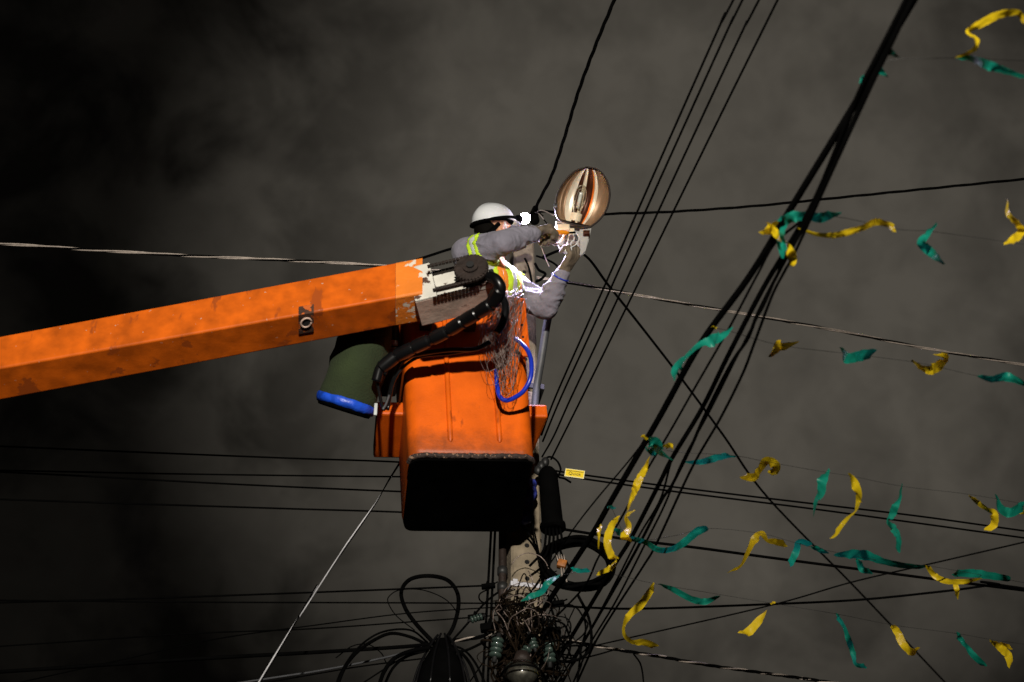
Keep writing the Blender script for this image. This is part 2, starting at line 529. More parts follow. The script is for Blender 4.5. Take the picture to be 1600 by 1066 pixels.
G1 = 'heavy black cables fanning from the pole to the upper right'
cable('trunk_cable', extend(Zpts([(1428, -8), (1370, 105), (1235, 327), (1171, 432), (1094, 538), (1031, 651), (957, 779), (927, 832), (885, 897), (851, 950)], 5.80), 2, 4), 13,
      'thickest black cable of the fan, its left edge, with the knotted streamers', group=G1, n=10, rm=0.0128)
cable('trunk_cable', extend(Zpts([(1410, 12), (1345, 140), (1279, 300), (1233, 383), (1190, 455), (1136, 559), (1097, 638), (1050, 716), (1029, 758), (986, 841), (962, 880), (905, 975), (850, 1066)], 5.765), 2, 4), 13,
      'second thickest black cable of the fan, right beside the thickest one', group=G1, n=10, rm=0.0098)
cable('trunk_cable', extend(Zpts([(1416, -2), (1346, 142), (1272, 318), (1213, 378), (1182, 432), (1138, 515), (1084, 609), (1047, 674), (1005, 745), (971, 809), (935, 871), (911, 919), (851, 985), (800, 1066)], 5.785), 2, 4), 4,
      'thin black cable in the gap right of the thickest cable of the fan', group=G1, rm=0.0052)
cable('trunk_cable', extend(Zpts([(1421, 5), (1352, 146), (1284, 300), (1217, 425), (1184, 490), (1168, 530), (1142, 569), (1102, 648), (1079, 700), (1050, 758), (1035, 780), (1005, 839), (971, 901), (914, 1000), (879, 1066)], 5.74), 2, 4), 5,
      'black cable of the fan that runs tight along the second thickest', group=G1, rm=0.0074)
cable('trunk_cable', extend(Zpts([(1423, 8), (1350, 160), (1248, 382), (1227, 422), (1206, 463), (1178, 538), (1160, 585), (1126, 653), (1092, 711), (1068, 758), (1025, 851), (1005, 885), (957, 959), (928, 1008), (902, 1066)], 5.72), 2, 4), 4,
      'outermost right cable of the black fan, thin and slightly slack', group=G1, rm=0.006)
cable('trunk_cable', extend(Zpts([(1340, 155), (1238, 325), (1172, 434), (1092, 536), (1044, 620), (1002, 695), (933, 779), (898, 824), (860, 880)], 5.82), 1, 2), 3,
      'hair-thin black line just left of the thickest cable of the fan', group=G1, rm=0.004)
cable('trunk_cable', extend(Zpts([(1079, 672), (1052, 712), (1032, 780), (1000, 835), (967, 900), (929, 972), (900, 1020), (872, 1066)], 5.755), 0, 3), 3,
      'thin black cable that joins the fan halfway down beside the green streamer', group=G1, rm=0.005)
cable('trunk_cable', extend(Zpts([(1233, 383), (1197, 470), (1181, 500), (1150, 560), (1110, 640), (1066, 722), (1038, 790), (1008, 850), (962, 940), (920, 1010), (896, 1066)], 5.73), 0, 3), 3,
      'black cable in the middle of the fan, curving right of the green streamer', group=G1, rm=0.0052)

G2 = 'four thin parallel wires rising to the top edge'
zb = 6.86
for lab, pp in (('leftmost of the four thin parallel wires rising to the top edge', [(1150, -8), (1118, 55), (930, 480), (868, 620), (846, 680)]),
                ('second from the left of the four thin parallel wires', [(1164, -8), (1130, 62), (941, 480), (877, 620), (848, 690)]),
                ('third from the left of the four thin parallel wires', [(1190, -8), (1150, 70), (959, 480), (893, 620), (866, 680), (847, 714)]),
                ('rightmost of the four thin parallel wires rising to the top edge', [(1219, -8), (1121, 190), (979, 480), (910, 620), (861, 718)])):
    cable('overhead_wire', extend(Zpts(pp, zb), 2, 0), 3.2, lab, group=G2, cat='wire', rm=0.0052)

cable('service_cable', extend(Zpts([(962, -5), (935, 60), (905, 140), (882, 215), (862, 275), (843, 312), (836, 330)], 8.56), 2, 0), 7,
      'twisted black cable climbing from the pole top to the top edge above the helmet', strands=3, pitch=0.38, rm=0.0105)
cable('service_cable', extend([P(836, 331, 7.15), P(862, 331, 7.15), P(905, 337, 7.3)] + Zpts([(960, 334), (1050, 331), (1180, 322), (1300, 310), (1440, 296), (1610, 279)], 8.62), 0, 3), 6,
      'twisted black cable running right from behind the lamp to the right edge', strands=3, pitch=0.6, rm=0.0085)
zD = P(835, 432, 7.2).z
cable('service_cable', extend(Zpts([(-10, 380), (150, 391), (300, 400), (450, 407), (560, 413), (700, 424), (812, 434)], zD), 3, 0), 6,
      'twisted pale and black cable left of the pole, running above the orange boom', strands=3, pitch=0.62, mats=['alu', 'black', 'alu'], rm=0.0095)
cable('service_cable', extend(Zpts([(838, 434), (885, 441), (1000, 462), (1100, 480), (1200, 497), (1330, 521), (1450, 545), (1610, 572)], zD), 0, 3), 6,
      'twisted pale and black cable right of the pole, sloping down to the right edge', strands=3, pitch=0.62, mats=['alu', 'black', 'alu'], rm=0.0095)
cable('service_cable', [P(600, 423, 7.0), P(667, 401, 7.05), P(722, 385, 7.1), P(812, 372, 7.1)], 4.5,
      'short black cable coming out above the boom behind the worker', rm=0.008)
cable('guy_wire', extend([P(848, 402, 7.15), P(880, 391, 7.15), P(915, 400, 7.2)] + Zpts([(950, 445), (1000, 508), (1065, 592), (1130, 680), (1200, 778), (1340, 922), (1480, 1070)], P(915, 400, 7.2).z), 0, 3), 4.5,
      'long straight black wire crossing the cable fan down to the lower right', cat='wire', rm=0.0085)
cable('guy_wire', extend([P(a, b, 7.2 - .55 * (b - 625) / 447) for a, b in [(690, 625), (617, 735), (585, 790), (555, 832), (520, 884), (460, 975), (402, 1072)]], 0, 8), 4.5,
      'dark wire with glints painted in as a pale strand, slanting from the bucket to the bottom edge at the left', cat='wire', strands=2, pitch=1.6, mats=['black', 'glint'], rm=0.0062)

G3 = 'thin horizontal wires left of the bucket'
for lab, pp, r in (('highest thin wire left of the bucket', [(-10, 697), (200, 706), (450, 716), (620, 722), (840, 735)], .0048),
                   ('second highest thin wire left of the bucket', [(-10, 735), (300, 741), (620, 745), (845, 745)], .0045),
                   ('third wire left of the bucket, starting with the second at the left edge', [(-10, 737), (150, 745), (350, 756), (620, 768), (845, 775)], .0048),
                   ('lowest wire meeting the side of the bucket from the left', [(-10, 780), (200, 787), (450, 795), (640, 801), (845, 812)], .0048)):
    z = P(840, pp[-1][1], 7.2).z
    cable('overhead_wire', extend(Zpts(pp, z), 3, 0), 3, lab, group=G3, cat='wire', rm=r)
G4 = 'wires reaching the tangle on the pole from the left'
for lab, pp, r in (('wire ending at a dark clamp on the twin vertical cables', [(-10, 942), (200, 936), (430, 928), (640, 920), (765, 915)], .0048),
                   ('level thin wire behind the big cable loop', [(-10, 938), (300, 941), (600, 942), (800, 943)], .0040),
                   ('faint wire passing behind the lower part of the big cable loop', [(90, 1004), (300, 990), (480, 983), (640, 972), (760, 963), (800, 958)], .0036),
                   ('faint rising wire crossing the lower big loop toward the pole', [(150, 1040), (330, 1000), (500, 976), (640, 958), (790, 948)], .0032),
                   ('thick black cable reaching the dark hanging dome from the left', [(60, 1046), (300, 1030), (500, 1019), (640, 1010), (690, 1004)], .0095),
                   ('pale grey wire low at the left under the thick black cable', [(370, 1068), (500, 1048), (600, 1028), (660, 1012)], .0055),
                   ('thin black wire lowest at the left, under the pale grey one', [(430, 1064), (560, 1042), (670, 1028)], .0038)):
    z = P(790, pp[-1][1], 7.2).z
    cable('overhead_wire', extend(Zpts(pp, z), 3, 0), 3, lab, m='galv' if 'pale' in lab[:5] else 'black', group=G4, cat='wire', rm=r)
cable('service_cable', [P(690, 1002, 7.3), P(720, 1000, 7.25), P(760, 993, 7.2), P(795, 978, 7.1), P(812, 965, 7.08)], 4,
      'short twisted cable with pale strands between the dark dome and the pole', strands=3, pitch=0.2, mats=['black', 'alu', 'black'], rm=0.010)
G5 = 'wires leaving the pole to the right'
for lab, pp, r in (('upper wire of the close pair that starts at the yellow tag', [(850, 733), (910, 742), (1060, 762), (1260, 786), (1430, 806), (1610, 831)], .0052),
                   ('lower wire of the close pair that starts at the yellow tag', [(850, 737), (910, 748), (1060, 769), (1260, 794), (1430, 817), (1610, 842)], .0052),
                   ('thick black wire passing behind the big coil to the right edge', [(860, 824), (930, 835), (988, 844), (1089, 856), (1200, 871), (1330, 888), (1460, 905), (1610, 924)], .0075),
                   ('level black wire from the small dark clamp right of the pole', [(868, 946), (930, 950), (1013, 951), (1208, 944), (1347, 937), (1484, 923), (1560, 914), (1610, 921)], .0058),
                   ('thin wire rising to the right edge from the pale cable splice', [(925, 1010), (1000, 993), (1208, 945), (1330, 910), (1450, 882), (1610, 845)], .0036)):
    z = P(860, pp[0][1], 7.2).z
    cable('overhead_wire', extend(Zpts(pp, z), 0, 3), 3, lab, group=G5, cat='wire', rm=r)
z = P(860, 992, 7.15).z
cable('service_cable', extend(Zpts([(852, 990), (895, 1002), (945, 1012), (1000, 1021), (1043, 1028), (1110, 1040), (1260, 1061), (1330, 1071)], z), 0, 3), 5,
      'dark twisted cable with a pale splice leaving the pole low to the right', strands=3, pitch=0.22, mats=['black', 'alu', 'black'], rm=0.0085)
for i, (lab, x0, x1) in enumerate((('left one of the twin dark cables hanging left of the concrete pole', 769, 754), ('right one of the twin dark cables hanging left of the concrete pole', 775, 762))):
    a = P(x0, 800, 7.3); b = P(x1, 1070, 7.3)
    cable('riser_cable', [a, a.lerp(b, .5), b, b + (b - a).normalized() * 3.5], 4, lab, group='twin cables hanging down left of the pole', rm=0.0075)

# loops, coil and hanging cables around the pole
def loop(name, pix, Y, r, label, cat='cable', m='black', jit=0.05, n=8, group=None):
    pts = []
    for i, (a, b) in enumerate(pix):
        pts.append(P(a, b, Y + jit * math.sin(i * 1.3 + len(pix))))
    return cable(name, pts, 1, label, m=m, rm=r, cat=cat, k=8, n=n, group=group)


G6 = 'slack loops of cable around the dark dome'
loop('cable_loop', [(676, 1003), (650, 975), (633, 950), (627, 925), (640, 906), (668, 900), (698, 906), (714, 925), (716, 950), (708, 980), (694, 1002)], 7.25, 0.0105, 'big upright pear shaped loop of thick black cable over the dark dome', group=G6)
loop('cable_loop', [(665, 1006), (640, 995), (610, 990), (580, 1003), (555, 1022), (538, 1045), (527, 1072)], 7.2, 0.0085, 'large cable arc falling to the bottom edge, farthest left of the dome', group=G6)
loop('cable_loop', [(668, 1004), (645, 986), (615, 984), (585, 993), (556, 1016), (534, 1048), (524, 1072)], 7.28, 0.0052, 'thinner arc just outside the large arc farthest left of the dome', group=G6)
loop('cable_loop', [(672, 1012), (640, 1018), (615, 1030), (600, 1050), (592, 1072)], 7.15, 0.0105, 'thick short arc close to the left side of the dome', group=G6)
loop('cable_loop', [(670, 1016), (636, 1026), (614, 1044), (600, 1072)], 7.24, 0.007, 'second short arc tucked inside the thick one at the left of the dome', group=G6)
loop('cable_loop', [(680, 1010), (640, 1022), (600, 1046), (560, 1072)], 7.3, 0.004, 'thin slack wire sweeping out low to the left of the dome', group=G6)
loop('cable_loop', [(700, 1012), (720, 1020), (736, 1040), (748, 1072)], 7.2, 0.0085, 'thick arc falling down the right side of the dome', group=G6)
loop('cable_loop', [(696, 1008), (722, 1014), (742, 1035), (760, 1072)], 7.26, 0.006, 'outer thinner arc at the right side of the dome', group=G6)
loop('cable_loop', [(690, 1010), (720, 1018), (755, 1004), (790, 985)], 7.2, 0.007, 'black cable sagging between the dome and the pole', group=G6)
loop('cable_loop', [(648, 985), (620, 963), (607, 943), (608, 932), (625, 922), (660, 922), (695, 936), (714, 958), (712, 975), (703, 990)], 7.32, 0.0028, 'hair-thin wire ring hanging across the big upright loop', group=G6)
loop('cable_loop', [(704, 1004), (730, 975), (755, 945), (780, 925), (800, 922), (812, 932), (810, 950)], 7.2, 0.0055, 'wire climbing from the dome and hooking over the tangle on the pole', group=G6)
loop('cable_loop', [(525, 1028), (550, 1010), (575, 1007), (595, 1020), (603, 1035)], 7.35, 0.003, 'little thin wire arc far left of the dome', group=G6)
loop('cable_loop', [(765, 920), (750, 928), (750, 938), (762, 945)], 7.3, 0.004, 'tiny loop below the dark clamp on the twin cables', group=G6)
G7 = 'slack wires right of the pole'
loop('cable_loop', [(812, 818), (830, 840), (845, 875), (850, 915), (866, 950)], 7.05, 0.0062, 'black cable drooping from under the bucket past the pole', group=G7)
loop('cable_loop', [(828, 800), (838, 845), (845, 880)], 7.02, 0.0045, 'thin black wire hanging beside the blue wrap', group=G7)
loop('cable_loop', [(903, 930), (918, 960), (924, 990), (921, 1015), (905, 1030), (880, 1034), (862, 1028)], 7.1, 0.0075, 'cable hanging from the bottom of the big coil', group=G7)
loop('cable_loop', [(912, 960), (915, 985), (908, 1015), (902, 1066)], 7.12, 0.005, 'inner cable hanging under the big coil to the bottom edge', group=G7)
loop('cable_loop', [(990, 1022), (1000, 1036), (1004, 1052), (1006, 1072)], 7.2, 0.0042, 'short thin wire dropping from the low right twisted cable', group=G7)
loop('cable_loop', [(958, 1016), (930, 1024), (900, 1030), (876, 1026), (864, 1030)], 7.1, 0.004, 'thin wire returning from the pale splice to the pole', group=G7)
loop('cable_loop', [(858, 940), (868, 975), (872, 1020), (868, 1070)], 7.1, 0.006, 'dark vertical wire just right of the pole tangle', group=G7)
loop('cable_loop', [(864, 970), (858, 1000), (872, 1040), (880, 1070)], 7.05, 0.004, 'thin crooked wire at the right of the pole tangle', group=G7)
loop('cable_loop', [(846, 722), (858, 714), (870, 720), (876, 733), (873, 745), (882, 748), (892, 754)], 7.0, 0.0055, 'little black hook of wire over the splice box beside the yellow tag', group=G7)
loop('cable_loop', [(800, 958), (823, 935), (845, 906), (858, 888)], 7.0, 0.0028, 'thin wire crossing the pole face below the steel strap', group=G7)
rn = random.Random(17)
for i in range(9):
    x_ = rn.uniform(790, 905); t0_ = rn.uniform(925, 975)
    w_ = rn.choice((-1, 1))
    loop('hanging_wire', [(x_, t0_), (x_ + w_ * rn.uniform(4, 16), t0_ + 30), (x_ + w_ * rn.uniform(10, 30), t0_ + 75), (x_ + rn.uniform(-10, 10), 1085)], 7.06 + rn.uniform(-.1, .1), rn.uniform(.0022, .0045),
         'thin slack black wire hanging among others round the low end of the pole', cat='wire', group='slack wires hanging round the low end of the pole')
# small wires at the pole head
G8 = 'small black wires at the pole head'
loop('pole_wire', [(838, 400), (850, 404), (866, 412), (880, 425)], 7.08, 0.006, 'short black wire curving right from the pole under the forearm', cat='wire', group=G8)
loop('pole_wire', [(820, 404), (824, 412), (828, 425), (832, 446)], 7.07, 0.006, 'black wire lying on the face of the pole between two holes', cat='wire', group=G8)
loop('pole_wire', [(836, 412), (842, 422), (852, 428), (846, 436), (838, 440)], 7.05, 0.008, 'black knot of wire on the right edge of the pole head', cat='wire', group=G8)
loop('pole_wire', [(841, 376), (847, 390), (853, 405), (858, 417)], 6.6, 0.0022, 'thin pale cord hanging from the near glove', m='alu', cat='cord')

# big coil: many turns tied together
cc = P(903, 880, 7.02)
coil = empty('cable_coil', cc, 'big round coil of black cable hanging right of the pole', 'cable coil')
rnd = random.Random(3)
for t_ in range(12):
    pts = []
    r_ = 0.168 + rnd.uniform(-0.018, 0.018)
    ox, oy, oz = rnd.uniform(-.006, .006), rnd.uniform(-.02, .02), rnd.uniform(-.008, .008)
    for i in range(41):
        a = 2 * math.pi * i / 40
        pts.append(V((r_ * math.cos(a) * 0.98 + ox, oy + 0.10 * math.sin(a) + 0.01 * math.sin(3 * a + t_), r_ * 1.16 * math.sin(a) + oz)))
    bm = bmesh.new(); sweep(bm, pts, 0.0098, 8)
    obj('turn', bm, M['black'], coil)
# splice box hanging beside the pole
a, b = P(856, 738, 6.98), P(864, 826, 6.98)
box_e = empty('splice_box', b, 'long black splice box hanging upright right of the bucket corner', 'splice box')
bm = bmesh.new()
sweep(bm, [a + V((0, 0, .02)), a, a.lerp(b, .03), a.lerp(b, .5), a.lerp(b, .93), a.lerp(b, .94), b, b + V((0, 0, -.01))], 0, 16,
      rf=lambda t: (.030, 0.044, 0.049, 0.052, 0.055, 0.066, 0.066, 0.054)[min(7, int(t * 7 + .01))])
o = obj('body', bm, M['black'], None, sharp=40); keep(o, box_e)
for i in range(5):
    dx = (i - 2) * 7
    bm = bmesh.new()
    sweep(bm, smoothpath([P(864 + dx * .8, 826, 6.96), P(865 + dx * .9, 842, 6.95), P(862 + dx * 1.0, 862, 6.97 + .02 * i), P(858 + dx * 2.2, 885, 7.0)], 5), 0.0065, 8)
    keep(obj('tail_cable', bm, M['black']), box_e)
bm = bmesh.new()
for q in ((846, 728), (852, 722), (841, 735)):
    ball(bm, P(q[0], q[1], 7.0), 0.022, 10, 8, sc=(1, 1, 1.3))
keep(obj('clamp', bm, M['steel']), box_e)
# blue wrapped pieces between bucket and splice box
for lab, q0, q1 in (('upper crumpled blue wrapped piece between the bucket and the splice box', (829, 757), (828, 778)), ('lower crumpled blue wrapped piece between the bucket and the splice box', (825, 784), (822, 812))):
    bm = bmesh.new()
    limb(bm, [(P(*q0, 7.0), .03), (P((q0[0] + q1[0]) / 2, (q0[1] + q1[1]) / 2, 6.99), .034), (P(*q1, 7.0), .028)])
    o = remeshed('blue_wrap', bm, 0.008, 2, disp=lambda c, n_: 0.010 * noise.noise(c * 32) + .006 * noise.noise(c * 70), m=M['bluecloth'])
    tag(o, lab, 'plastic wrap', 'crumpled blue wrapped pieces')
# brown spliced connector inside coil
bm = bmesh.new()
ce = empty('connector', P(878, 882, 6.9), 'little brown connector with pale metal pins inside the coil', 'connector')
box(bm, (-.022, -.018, -.02), (.022, .018, .02), Matrix.Rotation(.3, 4, 'Y'), 0.004)
obj('body', bm, M['connector'], ce)
bm = bmesh.new()
for i in range(4): cyl(bm, V((-.018 + i * .011, -.005, .015)), V((-.026 + i * .012, 0, .055)), .0035, n=6)
for i in range(2): cyl(bm, V((-.004 + i * .01, 0, -.02)), V((.002 + i * .02, 0, -.1)), .004, n=6)
obj('pin', bm, M['alu'], ce)
# yellow tag
tp0, tp1, tp2, tp3 = P(885, 732, 6.93), P(911, 735.5, 6.93), P(911, 748, 6.93), P(885, 743.5, 6.93)
tg = empty('cable_tag', (tp0 + tp2) / 2, 'small yellow plate with black writing on the wires right of the splice box', 'tag')
ux = (tp1 - tp0).normalized(); uz = (tp0 - tp3); uz = (uz - ux * uz.dot(ux)).normalized(); uy = uz.cross(ux)
TM = Matrix((ux, uy, uz)).transposed()
def tplate(name, x0, x1, z0, z1, y0, y1, m):
    bm = bmesh.new(); box(bm, (x0, y0, z0), (x1, y1, z1), TM.to_4x4())
    return obj(name, bm, m, tg, smooth=False)
tplate('plate', -.050, .050, -.025, .025, 0, .002, M['tagwhite'])
tplate('face', -.046, .046, -.020, .021, -.001, -.0002, M['tag'])
tplate('line', -.044, .044, .011, .0135, -.002, -.0012, M['ink'])
fc = bpy.data.curves.new('lettering', 'FONT'); fc.body = 'Quick'; fc.size = 0.026; fc.extrude = 0.0003; fc.align_x = 'CENTER'; fc.align_y = 'CENTER'
fo = bpy.data.objects.new('lettering', fc); COL.objects.link(fo); fc.materials.append(M['ink'])
fme = evalmesh(fo, 'lettering'); bpy.data.objects.remove(fo); fo = link('lettering', fme, None, None, False)
if not fme.materials: fme.materials.append(M['ink'])
fo.parent = tg
fo.matrix_local = Matrix.Translation(TM @ V((0, -.002, -.004))) @ (TM @ Matrix.Rotation(math.pi / 2, 3, 'X')).to_4x4()
# pole tangle
def tangle(name, cx, cy, Y, sx, sy, sz, n_, r, m, label, seed, cat='wire tangle', kind='stuff'):
    rn = random.Random(seed); bm = bmesh.new(); c0 = P(cx, cy, Y)
    for i in range(n_):
        p = V((rn.gauss(0, .5) * sx, rn.gauss(0, .5) * sy, rn.gauss(0, .5) * sz)); pts = [c0 + p]
        d = V((rn.gauss(0, 1), rn.gauss(0, 1), rn.gauss(0, 1))).normalized()
        for j in range(rn.randint(6, 14)):
            d = (d + V((rn.gauss(0, 1), rn.gauss(0, 1), rn.gauss(0, 1))) * 0.20 - V((p.x / sx, p.y / sy, p.z / sz)) * 0.16).normalized()
            p = p + d * 0.045; pts.append(c0 + p)
        sweep(bm, smoothpath(pts, 3), r * rn.uniform(.5, 1.4), 4)
    return tag(obj(name, bm, M[m]), label, cat, kind=kind)


tangle('wire_tangle', 818, 1003, 7.02, .048, .045, .17, 90, .0042, 'dirt', 'dense dirty nest of old wires wrapped round the pole', 5)
tangle('wire_tangle', 824, 985, 6.98, .07, .05, .14, 14, .0020, 'gwire', 'loose paler wires over the dirty nest on the pole', 6)
tangle('wire_tangle', 850, 1036, 7.05, .07, .07, .22, 26, .0042, 'black', 'black wires hanging low at the right of the dirty nest', 8)
# clamps
def clamp(px, py, Y, s, label):
    bm = bmesh.new(); c = P(px, py, Y)
    box(bm, (-s * 1.6, -s * .6, -s * .55), (s * 1.6, s * .6, s * .55), Matrix.Rotation(-.15, 4, 'Y'), s * .2)
    cyl(bm, V((-s * .4, 0, s * .4)), V((-s * .2, 0, s * 1.3)), s * .25, n=8)
    cyl(bm, V((s * .8, 0, s * .3)), V((s * 2.2, -.01, s * .9)), s * .15, n=6)
    o = obj('cable_clamp', bm, M['black'], smooth=False); o.location = c
    tag(o, label, 'cable clamp', 'dark cable clamps near the pole')


clamp(763, 916, 7.26, .022, 'dark clamp gripping the twin cables left of the steel strap')
clamp(869, 944, 7.05, .025, 'dark clamp on the level wire right of the pole')
clamp(768, 980, 7.2, .035, 'larger dark clamp at the left of the wire nest')
clamp(744, 965, 7.2, .026, 'dark clamp with porcelain farthest left of the wire nest')
clamp(860, 988, 7.05, .032, 'upper right dark clamp above the porcelain spools')
# porcelain spools
def insul(px, py, Y, label, tilt=0.0, s=1.0):
    e = empty('insulator', P(px, py, Y), label, 'insulator', 'pale green porcelain insulators on the pole')
    e.rotation_euler = (0, tilt, 0)
    for i in range(4):
        bm = bmesh.new()
        z0 = (.036 - i * .026) * s
        sweep(bm, [V((0, 0, z0 + dz * s)) for dz in (.012, .008, 0, -.008, -.012)], 0, 18, rf=lambda t: (.016, .027, .032, .027, .016)[min(4, int(t * 4 + .01))] * s)
        obj('shed', bm, M['glaze'], e)
    bm = bmesh.new(); cyl(bm, V((0, 0, .075 * s)), V((0, 0, -.08 * s)), .012 * s, n=10)
    obj('bolt', bm, M['steel'], e)


insul(776, 1012, 6.98, 'striped porcelain spool at the left side of the wire nest', .15)
insul(859, 1020, 6.98, 'striped porcelain spool at the right side of the wire nest', .0)
insul(832, 1003, 6.9, 'small porcelain spool in front of the nest, right of the middle', -.3, .7)
insul(818, 1022, 6.9, 'small slanted porcelain spool just above the glassy round fitting', .6, .8)
insul(745, 966, 7.15, 'small broken porcelain piece hanging farthest left of the pole', 1.2, .6)
# dark dome closure and glassy fitting
dc = P(690, 1066, 7.2)
dome = empty('closure_dome', dc, 'black bell shaped cable closure under the big upright loop', 'cable closure')
bm = bmesh.new()
sweep(bm, [V((0, 0, z)) for z in (.23, .225, .19, .12, .04, -.06, -.16, -.18)], 0, 24, rf=lambda t: (.02, .035, .05, .085, .118, .14, .145, .12)[min(7, int(t * 7 + .01))])
obj('bell', bm, M['black'], dome)
for i in range(10):
    a = 2 * math.pi * i / 10
    bm = bmesh.new()
    sweep(bm, smoothpath([V((.03 * math.cos(a), .03 * math.sin(a), .25)), V((.06 * math.cos(a), .06 * math.sin(a), .2)), V((.115 * math.cos(a), .115 * math.sin(a), .08)), V((.152 * math.cos(a), .152 * math.sin(a), -.08))], 4), .006, 6)
    obj('tied_cable', bm, M['rubber'], dome)
gl = empty('round_fitting', P(816, 1056, 6.9), 'pale glassy round lamp below the wire nest at the bottom edge', 'lamp')
bm = bmesh.new(); ball(bm, (0, 0, 0), .085, 24, 16, sc=(1.1, 1, .9))
obj('globe', bm, M['glass'], gl)
bm = bmesh.new(); ball(bm, (0, .02, .02), .072, 20, 12, sc=(1.05, .8, .8))
obj('reflector', bm, M['lampglass'], gl)
bm = bmesh.new(); cyl(bm, V((0, 0, .06)), V((0, .0, .12)), .05, .03, n=18)
obj('cap', bm, M['rust'], gl)
bm = bmesh.new(); sweep(bm, [V((.094 * math.cos(a), .086 * math.sin(a), .01)) for a in [2 * math.pi * i / 32 for i in range(33)]], .005, 6)
obj('rim', bm, M['black'], gl)
# pole-head clutter where the two service cables meet
hc = empty('cable_anchor', P(834, 335, 7.15), 'dark clamp and frayed wires at the very top of the pole', 'cable anchor')
bm = bmesh.new(); limb(bm, [(V((.01, 0, .05)), .018), (V((0, 0, 0)), .025), (V((.005, 0, -.05)), .03)])
obj('clamp', bm, M['black'], hc)
rn = random.Random(11)
for i in range(7):
    bm = bmesh.new()
    e_ = V((rn.uniform(-.03, .16), rn.uniform(-.1, .05), rn.uniform(-.13, -.02)))
    sweep(bm, smoothpath([V((0, -.02, -.01)), V((e_.x * .4, e_.y * .5, .02 + e_.z * .3)), e_], 5), .0035, 6)
    obj('frayed_wire', bm, M['alu'] if i % 2 else M['black'], hc)

# ------------------------------------------------------------------ the aerial lift
lift = empty('aerial_lift', (-3.2, 6.2, 0), 'orange aerial lift with long square boom, chipped white end and square bucket', 'aerial lift')
# boom: corners from two sections
def quad(b, a_, c):                      # front-bottom, front-top, rear-bottom pixels with depths -> four corners
    fb, ft = P(*b), P(*a_)
    rb = P(*c)
    return fb, ft, ft + (rb - fb), rb


Rsec = quad((640, 461, 5.75), (640, 406, 5.765), (640, 506, 5.952))
Lsec = quad((0, 575, 5.86), (0, 525, 5.875), (0, 626, 6.07))
ext_ = [l + (l - r) * 0.9 for l, r in zip(Lsec, Rsec)]


def loft(secs, bev, n_=3):
    bm = bmesh.new(); rings = []
    for S in secs:
        ring = []
        for i in range(4):
            p, a_, b_ = S[i], S[i - 1], S[(i + 1) % 4]
            u1 = (a_ - p).normalized(); u2 = (b_ - p).normalized()
            c_ = p + u1 * bev + u2 * bev
            for k_ in range(n_ + 1):
                th = math.pi / 2 * k_ / n_
                ring.append(bm.verts.new(c_ - u2 * bev * math.cos(th) - u1 * bev * math.sin(th)))
        rings.append(ring)
    for A, B in zip(rings, rings[1:]):
        m_ = len(A)
        for j in range(m_): bm.faces.new((A[j], A[(j + 1) % m_], B[(j + 1) % m_], B[j]))
    bm.faces.new(rings[0]); bm.faces.new(rings[-1])
    return bm


def sec(t): return [r.lerp(l, t) for r, l in zip(Rsec, Lsec)]


boom = keep(obj('boom', loft([sec(.035), sec(.3), sec(.6), sec(1.0), ext_], .012, 5), M['boom'], smooth=False), lift)
o = keep(obj('boom_tip', loft([[c + (c - sum(S, V((0, 0, 0))) / 4) * .012 for c in S] for S in (sec(-.032), sec(.0345))], .012), M['scuffed'], smooth=False), lift)
o['label'] = 'scuffed orange boom end with bare white patches'
# bracket with a hole on the boom's lower edge
S = sec(.256); xd = (Rsec[0] - Lsec[0]).normalized(); yd = (S[3] - S[0]).normalized(); zd = (S[1] - S[0]).normalized()
BM_ = Matrix((xd, yd, zd)).transposed().to_4x4(); BM_.translation = S[0]
bm = bmesh.new(); box(bm, (-.036, -.004, -.006), (.036, .13, .05), BM_, .003)
br = keep(obj('worn_bracket', bm, M['patch'], smooth=False), lift)
bm = bmesh.new(); sweep(bm, [BM_ @ V((.024 * math.cos(a), .055 + .03 * math.sin(a), -.008)) for a in [2 * math.pi * i / 20 for i in range(21)]], .005, 6); hb_ = bmesh.new(); cyl(hb_, BM_ @ V((0, .055, -.004)), BM_ @ V((0, .055, -.0075)), .024, n=20); keep(obj('bracket_hole', hb_, M['hole'], smooth=False), lift)
keep(obj('hole_rim', bm, M['primer'], br), lift); bpy.data.objects[-1] if False else None
# white steel end bracket
E0 = Rsec[0] - (Lsec[0] - Rsec[0]).normalized() * 0
bl = (P(778, 447, 5.70) - Rsec[0]).length
xe = (P(775, 441, 5.70) - P(655, 470, 5.75)).normalized()
EM = Matrix((xe, (V((0, 1, 0)) - xe * xe.y).normalized(), xe.cross((V((0, 1, 0)) - xe * xe.y).normalized()))).transposed().to_4x4()
EM.translation = P(655, 469, 5.76)
def epart(name, a_, b_, m, bev=.003, label=None):
    bm = bmesh.new(); box(bm, a_, b_, EM, bev)
    o = keep(obj(name, bm, m, smooth=False), lift)
    if label: o['label'] = label
    return o


epart('end_plate', (-.02, .012, .0), (.365, .185, .016), M['primer'], label='pale primer coated underside plate')
epart('end_channel', (-.02, .0, .001), (.085, .19, .215), M['white'], .006)
epart('side_plate', (.086, .020, .018), (.345, .04, .155), M['white'], .004)
epart('lower_flange', (.086, -.006, -.002), (.37, .035, .016), M['white'], .004)
epart('upper_flange', (.086, .0, .142), (.25, .06, .156), M['rust'], .004)
epart('lower_rail', (.086, -.012, .022), (.33, .012, .044), M['rust'], .004)
epart('pin_box', (.29, .05, .03), (.37, .17, .13), M['steel'], .008)
